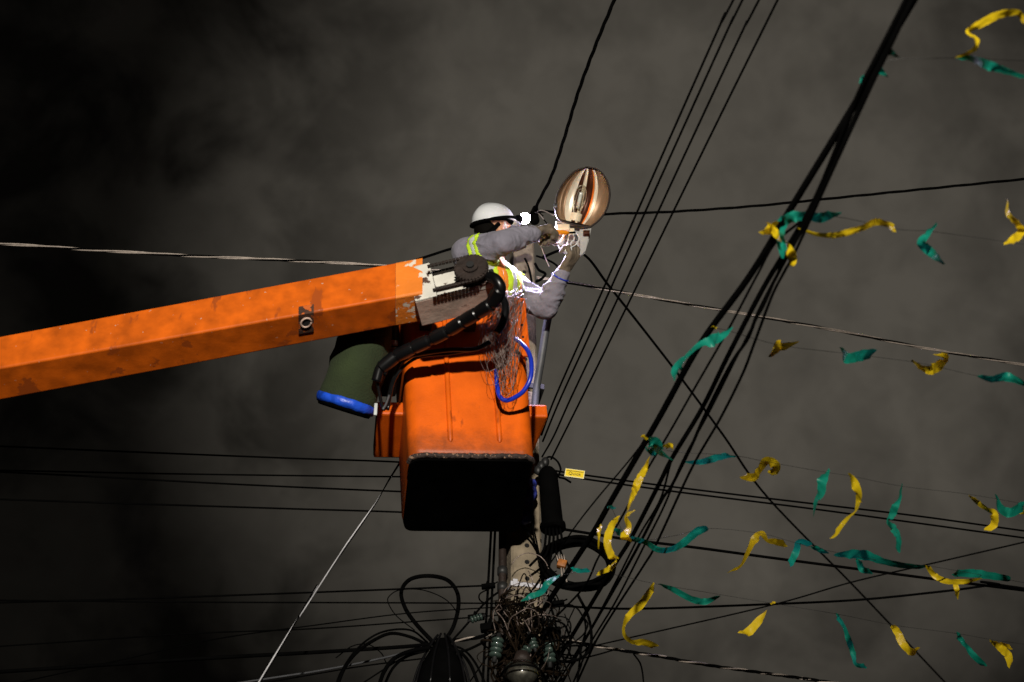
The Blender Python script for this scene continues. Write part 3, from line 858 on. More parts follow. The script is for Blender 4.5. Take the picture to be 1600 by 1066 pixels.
# levelling sprocket with teeth and chain
SPc = EM.inverted() @ P(736, 420, 5.66)
SR = .074
bm = bmesh.new(); NT = 30
ra, rb_ = [], []
for i in range(NT * 4):
    a = 2 * math.pi * i / (NT * 4)
    r_ = SR + (.006 if i % 4 in (1, 2) else -.002)
    ra.append(bm.verts.new(EM @ V((SPc.x + r_ * math.cos(a), SPc.y - .012, SPc.z + r_ * math.sin(a)))))
    rb_.append(bm.verts.new(EM @ V((SPc.x + r_ * math.cos(a), SPc.y + .012, SPc.z + r_ * math.sin(a)))))
for i in range(NT * 4): bm.faces.new((ra[i], ra[(i + 1) % (NT * 4)], rb_[(i + 1) % (NT * 4)], rb_[i]))
bm.faces.new(ra); bm.faces.new(rb_)
sp = keep(obj('sprocket', bm, M['rust'], smooth=False), lift)
for r0, y0, y1, nm, mm in ((.036, -.012, -.022, 'hub', 'rust'), (.018, -.022, -.034, 'pin', 'steel'), (.030, .012, .06, 'axle', 'rust')):
    bm = bmesh.new(); cyl(bm, EM @ V((SPc.x, SPc.y + y0, SPc.z)), EM @ V((SPc.x, SPc.y + y1, SPc.z)), r0, n=24)
    o = obj(nm, bm, M[mm], sharp=40); o.parent = sp; o.matrix_parent_inverse = (Matrix.Translation(-lift.location) if False else sp.matrix_world.inverted())
link_bm = bmesh.new(); box(link_bm, (-.0075, -.008, -.005), (.0075, .008, .005), None, .002)
link_me = bpy.data.meshes.new('chain_link'); link_bm.to_mesh(link_me); link_bm.free(); link_me.materials.append(M['rust'])
chain = bpy.data.objects.new('chain', bpy.data.meshes.new('chain')); COL.objects.link(chain)
bmc = bmesh.new()
for sgn in (1, -1):
    for i in range(18):
        x = SPc.x - i * .017; z_ = SPc.z + sgn * (SR + .002)
        if x < .075: break
        box(bmc, (x - .0075, SPc.y - .008, z_ - .006), (x + .0075, SPc.y + .008, z_ + .006), EM, .002)
for i in range(16):
    a = -math.pi / 2 + math.pi * i / 15
    c = V((SPc.x + (SR + .003) * math.cos(a), SPc.y, SPc.z + (SR + .003) * math.sin(a)))
    box(bmc, (-.0075, -.008, -.005), (.0075, .008, .005), EM @ Matrix.Translation(c) @ Matrix.Rotation(-(a + math.pi / 2), 4, 'Y'), .002)
bmc.to_mesh(chain.data); bmc.free(); chain.data.materials.append(M['rust']); chain.name = 'drive_chain'; keep(chain, lift)

# ---- bucket
BL, BYAW, BROLL, BPIT = V((-.2203, 6.6249, 6.2033)), .1108, -.0642, -.0238
BMX = Matrix.Translation(BL) @ Matrix.Rotation(BYAW, 4, 'Z') @ Matrix.Rotation(BPIT, 4, 'X') @ Matrix.Rotation(BROLL, 4, 'Y')
W0, D0, TAP, BH = .2992, .3028, .013, 1.0


def rrect(w, d, r, z, n_=5):
    out = []
    for cx, cy, a0 in ((w - r, d - r, 0), (-w + r, d - r, 90), (-w + r, -d + r, 180), (w - r, -d + r, 270)):
        for k_ in range(n_ + 1):
            a = math.radians(a0 + 90 * k_ / n_)
            out.append(V((cx + r * math.cos(a), cy + r * math.sin(a), z)))
    return out


bm = bmesh.new(); prev = None
prof = [(0, -.014, .05), (.012, -.004, .055), (.03, 0, .06)] + [(h, TAP * h, .065) for h in (.15, .3, .45, .6, .75, .9, .955)] + \
       [(.96, TAP + .018, .075), (.985, TAP + .022, .075), (1.0, TAP + .012, .07), (1.0, TAP - .012, .06), (.95, TAP - .014, .06), (.5, -.008, .055), (.04, -.016, .05)]
first = None
for z, o_, r_ in prof:
    ring = [bm.verts.new(BMX @ p) for p in rrect(W0 + o_, D0 + o_, r_, z)]
    if prev:
        for j in range(len(ring)): bm.faces.new((prev[j], prev[(j + 1) % len(ring)], ring[(j + 1) % len(ring)], ring[j]))
    else: first = ring
    prev = ring
bm.faces.new(prev); bm.faces.new(first)
bucket = keep(obj('bucket', bm, M['orange'], sharp=55), lift)


def bpart(name, bm, m, smooth=True, sharp=45, label=None):
    for v in bm.verts: v.co = BMX @ v.co
    o = obj(name, bm, M[m], smooth=smooth, sharp=sharp)
    o.parent = bucket; o.matrix_parent_inverse = Matrix.Identity(4)
    if label: o['label'] = label
    return o


for xr in (-.10, .135):
    bm = bmesh.new()
    pts = [V((xr, -D0 - TAP * h, h)) for h in (.07, .085, .2, .4, .6, .8, .94)]
    sweep(bm, pts, 0, 12, rf=lambda t: .004 if t < .01 else .013)
    bpart('raised_rib', bm, 'orange')
# black mat under the bucket and its scraped lip
bm = bmesh.new()
A = [bm.verts.new(p) for p in rrect(W0 - .006, D0 - .006, .05, -.001)]; B = [bm.verts.new(p) for p in rrect(W0 - .012, D0 - .012, .045, -.03)]
for j in range(len(A)): bm.faces.new((A[j], A[(j + 1) % len(A)], B[(j + 1) % len(A)], B[j]))
bm.faces.new(A); bm.faces.new(B)
bpart('bottom_mat', bm, 'matblack', sharp=30)
bm = bmesh.new()
pts = [p for p in rrect(W0 - .004, D0 - .004, .055, -.008)]
pts = [p for p in pts if p.y < -D0 + .07]
rn = random.Random(4); pp = []
for a_, b_ in zip(pts, pts[1:]):
    nseg = max(1, int((b_ - a_).length / .012))
    for k_ in range(nseg): pp.append(a_.lerp(b_, k_ / nseg) + V((0, rn.uniform(-.004, .003), rn.uniform(-.003, .003))))
sweep(bm, pp, .013, 8)
bpart('scraped_lip', bm, 'scraped', label='scraped brown-black lip along the front bottom edge')
# right corner reinforcement plate with bolt holes, rim cap
bm = bmesh.new()
box(bm, (W0 - .055, -D0 - .024, .60), (W0 + .02, -D0 - .008, .99), None, .006)
bpart('corner_plate', bm, 'orange', smooth=False)
for zz in (.66, .72, .80, .88):
    bm = bmesh.new(); cyl(bm, V((W0 - .01, -D0 - .0235, zz)), V((W0 - .01, -D0 - .029, zz)), .006, n=10)
    bpart('bolt', bm, 'rust')
# platform wings on both sides
def wing(x0, x1, y0, y1, z0, z1, taper):
    bm = bmesh.new(); g = box(bm, (x0, y0, z0), (x1, y1, z1), None, .012)
    for v in bm.verts:
        if v.co.y > (y0 + y1) / 2: v.co.x += taper
    bpart('side_step', bm, 'orange', smooth=False)


wing(-W0 - .135, -W0 + .004, -.10, .26, .395, .475, .0)
wing(W0 - .002, W0 + .12, -.10, .26, .395, .475, -.045)
# mounting frame between boom and bucket: posts, cross tube, turntable
bm = bmesh.new()
for xx in (-.20, .02): box(bm, (xx - .03, -D0 - .10, .74), (xx + .03, -D0 - .03, .99), None, .006)
box(bm, (-.26, -D0 - .105, .90), (.12, -D0 - .02, 1.03), None, .01)
o = bpart('mounting_frame', bm, 'steel', smooth=False)
bm = bmesh.new(); box(bm, (-.43, -.28, .62), (-W0 - TAP - .012, .05, .93), None, .02); bpart('control_box', bm, 'steel')
bm = bmesh.new(); box(bm, (-.40, -.295, .68), (-.335, -.282, .71), None, .003); box(bm, (-.375, -.295, .60), (-.345, -.282, .665), None, .003); bpart('control_plate', bm, 'primer')

# armoured hose pack: overlapping black collars on a core
hp = [P(765, 432, 5.66), P(776, 438, 5.64), P(782, 452, 5.66), P(774, 470, 5.72), P(752, 486, 5.80), P(724, 502, 5.88), P(695, 520, 5.96), P(660, 537, 6.02), P(625, 553, 6.08), P(597, 572, 6.12), P(588, 596, 6.16)]
hs = smoothpath(hp, 10)
bm = bmesh.new(); sweep(bm, hs, .026, 14)
hose = keep(obj('hose_pack', bm, M['rubber']), lift)
Ls = [0]
for a, b in zip(hs, hs[1:]): Ls.append(Ls[-1] + (b - a).length)
s0 = .10; k_ = 0
while s0 < Ls[-1] - .11:
    i0 = next(i for i, v in enumerate(Ls) if v >= s0); i1 = next(i for i, v in enumerate(Ls) if v >= s0 + .092)
    bm = bmesh.new(); seg = hs[i0:i1 + 1]
    seg = [seg[0].lerp(seg[-1], t) for t in (0, .08, .5, .92, 1)]
    sweep(bm, seg, 0, 18, rf=lambda t: (.026, .0325, .034, .0325, .026)[min(4, int(t * 4 + .01))])
    o = obj('collar', bm, M['rubber'], sharp=35); o.parent = hose; o.matrix_parent_inverse = Matrix.Identity(4)
    s0 += .098
# smaller hydraulic lines
for pix, Ys, r_ in (([(600, 585), (612, 565), (640, 556), (700, 547), (740, 546), (765, 535)], 6.14, .012),
                    ([(590, 600), (600, 640), (612, 600), (625, 570), (645, 556)], 6.2, .008),
                    ([(742, 544), (725, 549), (700, 553), (650, 560), (618, 590), (606, 640)], 6.17, .008),
                    ([(782, 455), (790, 480), (785, 505), (776, 520)], 6.0, .018)):
    bm = bmesh.new(); sweep(bm, smoothpath([P(a, b, Ys + .02 * math.sin(a)) for a, b in pix], 8), r_, 10)
    keep(obj('hydraulic_line', bm, M['rubber']), lift)
bm = bmesh.new(); sweep(bm, smoothpath([P(608, 618, 6.15), P(603, 632, 6.15), P(598, 640, 6.15)], 4), .006, 8)
keep(obj('steel_rod', bm, M['galv']), lift)
bm = bmesh.new(); sweep(bm, smoothpath([P(688, 468, 5.98), P(690, 485, 6.0), P(690, 503, 6.05)], 4), .0018, 6)
keep(obj('safety_cable', bm, M['alu']), lift)

# ------------------------------------------------------------------ blue hose hooked on the bucket
o = cable('blue_hose', [P(806, 530, 6.22), P(814, 536, 6.19), P(824, 547, 6.15), P(830, 565, 6.13), P(829, 590, 6.14), P(819, 610, 6.17), P(805, 621, 6.20), P(791, 626, 6.22), P(781, 620, 6.22), P(777, 605, 6.22), P(776, 590, 6.24), P(775, 579, 6.26)], 1,
          'bent blue hose hooked on the right front of the bucket', m='blue', rm=.0112, cat='hose', n=14)
# grey wire bundle hanging over the rim
rn = random.Random(21); bm = bmesh.new()
for i in range(85):
    a0 = rn.uniform(0, 1)
    st = P(788 + rn.uniform(-8, 30), 452 + rn.uniform(-2, 10), 6.24)
    mx = rn.uniform(752, 815) * .5 + 785 * .5; low = rn.uniform(530, 618) if rn.random() < .6 else rn.uniform(500, 560)
    Yv = 6.19 + rn.uniform(-.06, .04)
    m1 = P(mx + rn.uniform(-14, 14), 490 + rn.uniform(-12, 14), Yv + .02)
    m2 = P(mx - 8 + rn.uniform(-16, 12), (490 + low) / 2, Yv)
    m3 = P(mx - 6 + rn.uniform(-16, 18), low, Yv - .01)
    pts = [st, m1, m2, m3]
    if rn.random() < .6: pts += [P(mx + rn.uniform(-4, 26), low - rn.uniform(10, 50), Yv - .02), P(mx + rn.uniform(0, 30), low - rn.uniform(50, 90), Yv)]
    sweep(bm, smoothpath(pts, 5), rn.uniform(.0008, .0014), 4)
tag(obj('wire_bundle', bm, M['gwire']), 'messy bundle of hair-thin grey wires hanging over the front rim of the bucket', 'wire bundle', kind='stuff')

# ------------------------------------------------------------------ canvas tool bag
a, b = P(571, 535, 6.18), P(540, 632, 6.35)
bag = empty('tool_bag', b, 'olive canvas tool bag with a blue band hanging left of the bucket', 'bag')
ax = (a - b).normalized()
bm = bmesh.new()
bs = [b + ax * t for t in (0, .02, .1, .2, .3, .38, .43, .45)]
sweep(bm, bs, 0, 40, rf=lambda t: (.13, .138, .139, .137, .133, .122, .095, .06)[min(7, int(t * 7 + .01))])
for v in bm.verts:
    h = (v.co - b).dot(ax)
    c_ = b + ax * h; d_ = v.co - c_
    v.co = c_ + d_ * (1 + .20 * noise.noise(v.co * 6) * min(1, h / .15))
bmesh.ops.subdivide_edges(bm, edges=bm.edges, cuts=1, use_grid_fill=True)
for v in bm.verts: v.co += V((1, -.6, 0)) * .011 * noise.noise(v.co * 15)
keep(obj('canvas_body', bm, M['canvas']), bag)
bm = bmesh.new(); ts = [b + ax * t for t in (-.022, -.018, -.004, .012, .024, .028)]
sweep(bm, ts, 0, 48, rf=lambda t: (.125, .140, .147, .147, .143, .136)[min(5, int(t * 5 + .01))])
for v in bm.verts:
    h = (v.co - b).dot(ax); c_ = b + ax * h
    v.co = c_ + (v.co - c_) * (1 + .05 * noise.noise(v.co * 26)) + ax * .006 * noise.noise(v.co * 16)
keep(obj('blue_band', bm, M['bluetape']), bag)
bm = bmesh.new(); cyl(bm, b - ax * .018, b - ax * .034, .136, .128, 40)
keep(obj('black_bottom', bm, M['matblack']), bag)
bm = bmesh.new()
limb(bm, [(P(534, 540, 6.33), .03), (P(556, 534, 6.32), .042), (P(580, 531, 6.33), .042), (P(604, 540, 6.36), .035)])
limb(bm, [(P(534, 540, 6.33), .028), (P(532, 556, 6.30), .02)])
o = remeshed('black_collar', bm, .012, 3, disp=lambda c, n_: .008 * noise.noise(c * 20), m=M['black']); keep(o, bag)
bm = bmesh.new(); sweep(bm, smoothpath([P(560, 535, 6.3), P(560, 500, 6.2), P(590, 480, 6.1), P(600, 520, 6.2), P(604, 545, 6.3)], 5), .012, 8)
keep(obj('strap', bm, M['black']), bag)
bm = bmesh.new(); box(bm, (-.02, -.006, -.012), (.02, .006, .012), Matrix.Translation(P(598, 556, 6.28)) @ Matrix.Rotation(-.8, 4, 'Y'), .003)
keep(obj('teal_buckle', bm, M['glaze']), bag)
bm = bmesh.new(); box(bm, (-.008, -.006, -.035), (.008, .006, .035), Matrix.Translation(P(587, 640, 6.28)), .003)
keep(obj('pale_tab', bm, M['retro']), bag)

# ------------------------------------------------------------------ street lamp head
LN = V((0, .75, .66)).normalized(); LQ = P(898, 352, 6.52)


def PL(px, py, off=0.0):
    d = ray(px, py); return CAM + d * ((LQ - CAM).dot(LN) / d.dot(LN)) + LN * off


outline_px = [(917, 262), (930, 264), (941, 272), (949, 286), (952, 302), (950, 318), (945, 331), (936, 343), (925, 352), (920, 354), (900, 351), (885, 347), (875, 343), (870, 334), (869, 320), (871, 306), (877, 292), (887, 278), (900, 267)]
OUT = smoothpath([PL(a, b) for a, b in outline_px + outline_px[:1]], 4)[:-1]
lamp = empty('street_lamp', PL(898, 380), 'open street lamp head with ribbed metal reflector held by the worker', 'street lamp')
base_p, tip_p = PL(898, 349), PL(917, 262)
axl = (tip_p - base_p); Ln = axl.length; axl.normalize(); acr = LN.cross(axl).normalized()


def halfw(t):                            # outline limits across at distance t along the axis
    lo, hi = 0, 0
    n_ = len(OUT)
    for i in range(n_):
        p, q = OUT[i] - base_p, OUT[(i + 1) % n_] - base_p
        tp, tq = p.dot(axl), q.dot(axl)
        if (tp - t) * (tq - t) <= 0 and abs(tp - tq) > 1e-6:
            k_ = (t - tp) / (tq - tp); c_ = (p.lerp(q, k_)).dot(acr)
            lo, hi = min(lo, c_), max(hi, c_)
    return lo, hi


bands = [(-1, -.80, 'bronze'), (-.80, -.58, 'bronze'), (-.58, -.24, 'refl'), (-.24, .0, 'brownrefl'), (.0, .14, 'refl'), (.14, .40, 'brownrefl'), (.40, .47, 'orangerefl'), (.47, .60, 'refl'), (.60, 1.0, 'bronze')]  # bright and dark reflections painted into the reflector as coloured bands
ts = [.005 + (Ln - .010) * (i / 26) for i in range(27)]
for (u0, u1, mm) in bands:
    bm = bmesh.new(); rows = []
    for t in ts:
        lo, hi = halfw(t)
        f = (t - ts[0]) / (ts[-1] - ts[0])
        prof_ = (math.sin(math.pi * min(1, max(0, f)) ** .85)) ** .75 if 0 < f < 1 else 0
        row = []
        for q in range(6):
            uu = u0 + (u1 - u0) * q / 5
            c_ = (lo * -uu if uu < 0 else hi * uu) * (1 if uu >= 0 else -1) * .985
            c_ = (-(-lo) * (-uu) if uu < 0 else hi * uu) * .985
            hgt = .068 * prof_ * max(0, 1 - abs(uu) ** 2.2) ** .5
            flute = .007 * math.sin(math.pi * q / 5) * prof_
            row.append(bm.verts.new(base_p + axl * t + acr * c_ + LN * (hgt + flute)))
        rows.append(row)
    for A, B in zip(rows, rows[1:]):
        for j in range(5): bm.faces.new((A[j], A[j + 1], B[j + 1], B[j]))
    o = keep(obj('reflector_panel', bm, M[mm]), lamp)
    o['label'] = {'refl': 'reflector panel painted with a bright reflection', 'brownrefl': 'reflector panel painted with a dark brown reflection', 'orangerefl': 'narrow reflector strip painted with an orange reflection', 'bronze': 'reflector panel painted with a bronze reflection'}[mm]
# outer shell
bm = bmesh.new(); cen = sum(OUT, V((0, 0, 0))) / len(OUT); prev = None
for f, h in ((1.025, -.006), (1.03, .012), (.99, .055), (.86, .085), (.65, .10), (.3, .108)):
    ring = [bm.verts.new(cen + (p - cen) * f + LN * h) for p in OUT]
    if prev:
        for j in range(len(ring)): bm.faces.new((prev[j], prev[(j + 1) % len(ring)], ring[(j + 1) % len(ring)], ring[j]))
    prev = ring
bm.faces.new(prev)
keep(obj('shell', bm, M['darkshell']), lamp)
bm = bmesh.new(); rp = [cen + (p - cen) * 1.015 + LN * -.006 for p in OUT]; sweep(bm, rp + rp[:1], .0048, 8)
keep(obj('gasket', bm, M['rust']), lamp)
bm = bmesh.new(); rp = [cen + (p - cen) * 1.03 + LN * 0 for p in OUT]; sweep(bm, rp + rp[:1], .0035, 8)
keep(obj('rim', bm, M['housing']), lamp)
# lamp tube and socket
s0_, s1_ = base_p + axl * .012 + LN * .035, base_p + axl * .055 + LN * .04
bm = bmesh.new(); cyl(bm, s0_, s1_, .03, .033, 24)
keep(obj('socket', bm, M['ceramic'], sharp=40), lamp)
bm = bmesh.new(); sweep(bm, [s1_ + (tip_p - base_p).normalized() * t for t in (-.01, .0, .02, .05, .09, .13, .155, .165)], 0, 20, rf=lambda t: (.018, .022, .024, .032, .036, .031, .018, .004)[min(7, int(t * 7 + .01))])
keep(obj('bulb', bm, M['glass']), lamp)
bm = bmesh.new(); sweep(bm, [s1_ + axl * t for t in (.03, .07, .12)], .011, 12); keep(obj('arc_tube', bm, M['retro']), lamp)
bm = bmesh.new(); sweep(bm, smoothpath([s1_ + axl * .0 + acr * .01, s1_ + axl * .06 + acr * .02, s1_ + axl * .13 + acr * .014, s1_ + axl * .13 - acr * .014, s1_ + axl * .06 - acr * .02, s1_ - acr * .01], 4), .0018, 6)
keep(obj('support_wire', bm, M['alu']), lamp)
# gear compartment: frame walls open downwards
hpoly = [PL(a, b) for a, b in ((869, 346), (866, 366), (874, 388), (886, 400), (906, 402), (914, 396), (921, 372), (924, 356))]
bm = bmesh.new()
A = [bm.verts.new(p + LN * 0) for p in hpoly]; B = [bm.verts.new(p + LN * .06) for p in hpoly]
hcn = sum(hpoly, V((0, 0, 0))) / len(hpoly)
C_ = [bm.verts.new(hcn + (p - hcn) * .93 + LN * 0) for p in hpoly]; D_ = [bm.verts.new(hcn + (p - hcn) * .93 + LN * .054) for p in hpoly]
n_ = len(hpoly)
for j in range(n_):
    k_ = (j + 1) % n_
    bm.faces.new((A[j], A[k_], B[k_], B[j])); bm.faces.new((C_[j], C_[k_], D_[k_], D_[j])); bm.faces.new((A[j], A[k_], C_[k_], C_[j]))
bm.faces.new(B); bm.faces.new(D_)
keep(obj('gear_box', bm, M['housing'], smooth=False), lamp)
bm = bmesh.new()
dp = [PL(a, b, -.012) for a, b in ((906, 359), (922, 358), (915, 392), (908, 399), (897, 401), (899, 380))]
A = [bm.verts.new(p) for p in dp]; B = [bm.verts.new(p + LN * .005) for p in dp]
for j in range(6): bm.faces.new((A[j], A[(j + 1) % 6], B[(j + 1) % 6], B[j]))
bm.faces.new(A); bm.faces.new(B)
keep(obj('hinged_cover', bm, M['housing'], smooth=False), lamp)
for q, s_, mm, nm in (((880, 358), (.035, .02, .02), 'ceramic', 'ballast'), ((893, 362), (.016, .012, .016), 'ceramic', 'terminal_block'), ((900, 372), (.008, .008, .02), 'galv', 'bracket'), ((886, 381), (.02, .01, .012), 'housing', 'clip'), ((868, 322), (.010, .010, .014), 'galv', 'latch'), ((916, 368), (.018, .03, .012), 'brownrefl', 'capacitor')):
    bm = bmesh.new(); c_ = PL(*q, -.002)
    box(bm, (-s_[0], -s_[1], -s_[2]), s_, Matrix.Translation(c_), .003)
    keep(obj(nm, bm, M[mm]), lamp)
for i, pix in enumerate(([(884, 362), (880, 372), (874, 380), (866, 382), (858, 375)], [(890, 364), (888, 374), (886, 384), (883, 392)], [(896, 366), (897, 374), (892, 380), (893, 392)], [(900, 364), (905, 372), (900, 382), (890, 388)])):
    bm = bmesh.new(); sweep(bm, smoothpath([P(a, b, 6.52 - .01 * j) for j, (a, b) in enumerate(pix)], 6), (.007, .003, .0035, .0028)[i], 8)
    keep(obj('lead_wire', bm, M['helmet']), lamp)
# galvanised bracket arm from pole to lamp
o = cable('lamp_arm', [P(834, 660, 7.10), P(838, 610, 7.08), P(846, 560, 7.0), P(856, 500, 6.9), P(868, 455, 6.8), P(884, 412, 6.72), P(896, 388, 6.66)], 1,
          'grey bent pipe arm carrying the street lamp from the pole', m='galv', rm=.021, cat='lamp arm', n=16)
for py in (650, 600):
    z = P(834, py, 7.1).z; w, d = pole_w(z)
    bm = bmesh.new(); box(bm, (-w - .008, -d - .012, z - .018), (w + .035, d + .008, z + .018), Matrix.Translation(V((px_, PY, 0))) @ Rz, .003)
    k2 = obj('clamp_band', bm, M['steel'], o, smooth=False)

# ------------------------------------------------------------------ the worker
per = empty('person', (-.2, 6.62, 6.25), 'worker in grey shirt and white helmet with lit headlamp, repairing the lamp from the bucket', 'person')
SR_, ER, WR = P(733, 398, 6.44), P(788, 379, 6.27), P(834, 365, 6.36)
SL, EL_, WL = P(797, 447, 6.76), P(852, 480, 6.74), P(880, 424, 6.58)
Hc = P(772, 361, 6.60)                   # head centre
NK = P(768, 398, 6.60)
CH = (SR_ + SL) / 2 + V((0, 0, -.10)); CH.z = min(CH.z, 7.50)
HIP = V((-.22, 6.62, 7.12))
Fh = V((.85, .45, .365)).normalized(); Uh = V((-.1, -.5, .85)).normalized(); Sh = Fh.cross(Uh).normalized(); Fh = Uh.cross(Sh)
HM = Matrix((Fh, -Sh, Uh)).transposed().to_4x4(); HM.translation = Hc


def body_bm(g=0.0, arms=True, torso=True, legs=True, head=True):
    bm = bmesh.new()
    if torso:
        limb(bm, [(HIP, .145 + g), (HIP.lerp(CH, .5), .14 + g), (CH + V((0, 0, .0)), .155 + g)], 24)
        limb(bm, [(CH.lerp(SR_, .55), .12 + g), (CH, .15 + g), (CH.lerp(SL, .5), .12 + g)], 24)
        limb(bm, [(CH.lerp(SR_, .5), .11 + g), (SR_, .075 + g)]); limb(bm, [(CH.lerp(SL, .5), .11 + g), (SL, .072 + g)])
        limb(bm, [(CH, .12 + g), (NK + V((0, 0, -.05)), .075 + g)])
    if arms:
        limb(bm, [(SR_, .072 + g), (ER, .052 + g), (WR, .032 + g)]); limb(bm, [(SL, .070 + g), (EL_, .052 + g), (WL, .032 + g)])
    if head:
        limb(bm, [(NK + V((0, 0, -.08)), .06), (NK, .057), (Hc + Uh * -.04, .06)])
        hb = bmesh.new()
        ball(bm, HM @ V((-.012, 0, .03)), 1, 24, 16, sc=(.093, .078, .092), mtx=HM.to_3x3())
        ball(bm, HM @ V((.025, 0, -.045)), 1, 20, 14, sc=(.068, .058, .092), mtx=HM.to_3x3())
        ball(bm, HM @ V((.050, 0, -.112)), 1, 16, 12, sc=(.036, .036, .028), mtx=HM.to_3x3())
        limb(bm, [(HM @ V((.088, 0, .012)), .009), (HM @ V((.112, 0, -.026)), .014)], 10)
        for s_ in (-1, 1):
            ball(bm, HM @ V((.104, .013 * s_, -.03)), .011, 10, 8)
            ball(bm, HM @ V((.078, .03 * s_, .028)), 1, 12, 8, sc=(.018, .026, .010), mtx=HM.to_3x3())
            ball(bm, HM @ V((-.005, .078 * s_, -.008)), 1, 14, 10, sc=(.020, .010, .034), mtx=HM.to_3x3() @ Matrix.Rotation(.25, 3, 'Y'))
        ball(bm, HM @ V((.088, 0, -.058)), 1, 12, 8, sc=(.012, .024, .008), mtx=HM.to_3x3())
        ball(bm, HM @ V((.085, 0, -.070)), 1, 12, 8, sc=(.012, .021, .008), mtx=HM.to_3x3())
        hb.free()
    if legs:
        for s_ in (-1, 1):
            limb(bm, [(HIP + V((.0, .09 * s_, -.04)), .095 + g), (V((-.17, 6.62 + .11 * s_, 6.74)), .06 + g), (V((-.22, 6.62 + .11 * s_, 6.33)), .042 + g)])
            limb(bm, [(V((-.24, 6.62 + .11 * s_, 6.295)), .035 + g), (V((-.08, 6.62 + .12 * s_, 6.28)), .03 + g)])
    return bm


keep(remeshed('body', body_bm(), .009, 4, m=M['skin']), per)


def folds(axes):
    def f(c, n_):
        d = .006 * noise.noise(c * 11) + .0035 * noise.noise(c * 26 + V((3, 1, 2)))
        for (a_, b_, amp, fr) in axes:
            t = (c - a_).dot((b_ - a_).normalized()); L_ = (b_ - a_).length
            k_ = max(0, 1 - abs(t / L_ - .5) * 1.7)
            rad = (c - a_ - (b_ - a_).normalized() * t).length
            if rad < .12:
                q_ = noise.noise(V((t * fr * .55 + c.z * 7 - c.x * 3, c.z * 13, c.y * 13)) + a_ * 3); d += amp * 1.3 * k_ * (max(0, 1 - abs(q_) * 5.0) - .3)
        return d
    return f


bm = bmesh.new()
g = .014
limb(bm, [(HIP + V((0, 0, .0)), .16), (HIP.lerp(CH, .5), .155), (CH, .168)], 24)
limb(bm, [(CH.lerp(SR_, .55), .13), (CH, .16), (CH.lerp(SL, .5), .13)], 24)
limb(bm, [(CH.lerp(SR_, .5), .12), (SR_, .098)]); limb(bm, [(CH.lerp(SL, .5), .12), (SL, .088)])
limb(bm, [(CH, .13), (NK + V((0, 0, -.085)), .078)])
limb(bm, [(SR_, .092), (SR_.lerp(ER, .5), .078), (ER.lerp(SR_, .15), .068), (ER, .0655), (ER.lerp(WR, .15), .063), (ER.lerp(WR, .5), .058), (WR - (WR - ER).normalized() * .012, .047)], 24)
limb(bm, [(SL, .088), (SL.lerp(EL_, .5), .078), (EL_, .070), (EL_.lerp(WL, .5), .060), (WL - (WL - EL_).normalized() * .015, .043)], 24)
shirt = remeshed('shirt', bm, .0075, 7, disp=folds([(SR_, ER, .010, 22), (ER, WR, .010, 26), (SL, EL_, .012, 24), (EL_, WL, .010, 28)]), m=M['shirt'])
keep(shirt, per)
bm = bmesh.new()
limb(bm, [(HIP + V((0, 0, -.02)), .162), (HIP + V((0, 0, -.10)), .15)])
for s_ in (-1, 1):
    limb(bm, [(HIP + V((.0, .09 * s_, -.06)), .11), (V((-.17, 6.62 + .11 * s_, 6.74)), .08), (V((-.22, 6.62 + .11 * s_, 6.36)), .07)])
keep(remeshed('trousers', bm, .014, 4, m=M['navy']), per)
bm = bmesh.new()
for s_ in (-1, 1): limb(bm, [(V((-.25, 6.62 + .11 * s_, 6.31)), .055), (V((-.06, 6.62 + .12 * s_, 6.295)), .045)])
keep(remeshed('boots', bm, .012, 4, m=M['black']), per)


# vest: shell just outside the shirt round the trunk, striped by height
dgm = shirt.data
def shell(name, test, off, m, parent=per):
    if not any(test(p_.center) for p_ in dgm.polygons): return None
    src = bmesh.new(); src.from_mesh(dgm)
    src.faces.ensure_lookup_table()
    kill = [f for f in src.faces if not test(f.calc_center_median())]
    bmesh.ops.delete(src, geom=kill, context='FACES')
    src.normal_update()
    ns = {v: v.normal.copy() for v in src.verts}
    for v in src.verts: v.co += ns[v] * off
    if len(src.faces) == 0: src.free(); return None
    r = bmesh.ops.extrude_face_region(src, geom=src.faces[:])
    for v in [x for x in r['geom'] if isinstance(x, bmesh.types.BMVert)]: v.co += v.normal * .002
    o = obj(name, src, m); keep(o, parent); return o


adR = (ER - SR_).normalized(); adL = (EL_ - SL).normalized()
def torso_ok(c): return d2line(c, SR_.lerp(ER, .28), ER) > .115 and d2line(c, SL.lerp(EL_, .30), EL_) > .10 and d2line(c, ER, WR) > .09 and d2line(c, EL_, WL) > .09 and (c - Hc).length > .15 and c.x > -.19


def d2line(c, a_, b_):
    t = max(0, min(1, (c - a_).dot(b_ - a_) / (b_ - a_).length_squared)); return (c - a_ - (b_ - a_) * t).length


# arm band near the right shoulder: yellow, silver, yellow
bd = (adR + V((.0, .0, .25))).normalized()
def band(x0, x1): return lambda c: x0 <= (c - SR_).dot(bd) - .0 < x1 and d2line(c, SR_, ER) < .13
shell('arm_band', band(.062, .084), .003, M['hivis']); shell('arm_band', band(.084, .106), .0035, M['retro']); shell('arm_band', band(.106, .128), .003, M['hivis'])
# chest straps: diagonal bands over the trunk
FWD = V((.85, -.5, 0)).normalized()
sx = V((.45, .85, .25)).normalized()
seq = (('hivis', .034), ('retro', .030), ('hivis', .034), ('hvorange', .045))
x0 = -.36; q_ = 0
while x0 < .36:
    mm, w_ = seq[q_ % 4]; x1 = x0 + w_; q_ += 1
    shell('vest_panel' if mm == 'hvorange' else 'vest_strap', lambda c, x0=x0, x1=x1: torso_ok(c) and x0 <= (c - CH).dot(sx) < x1 and c.z > 7.15, .004, M[mm])
    x0 = x1

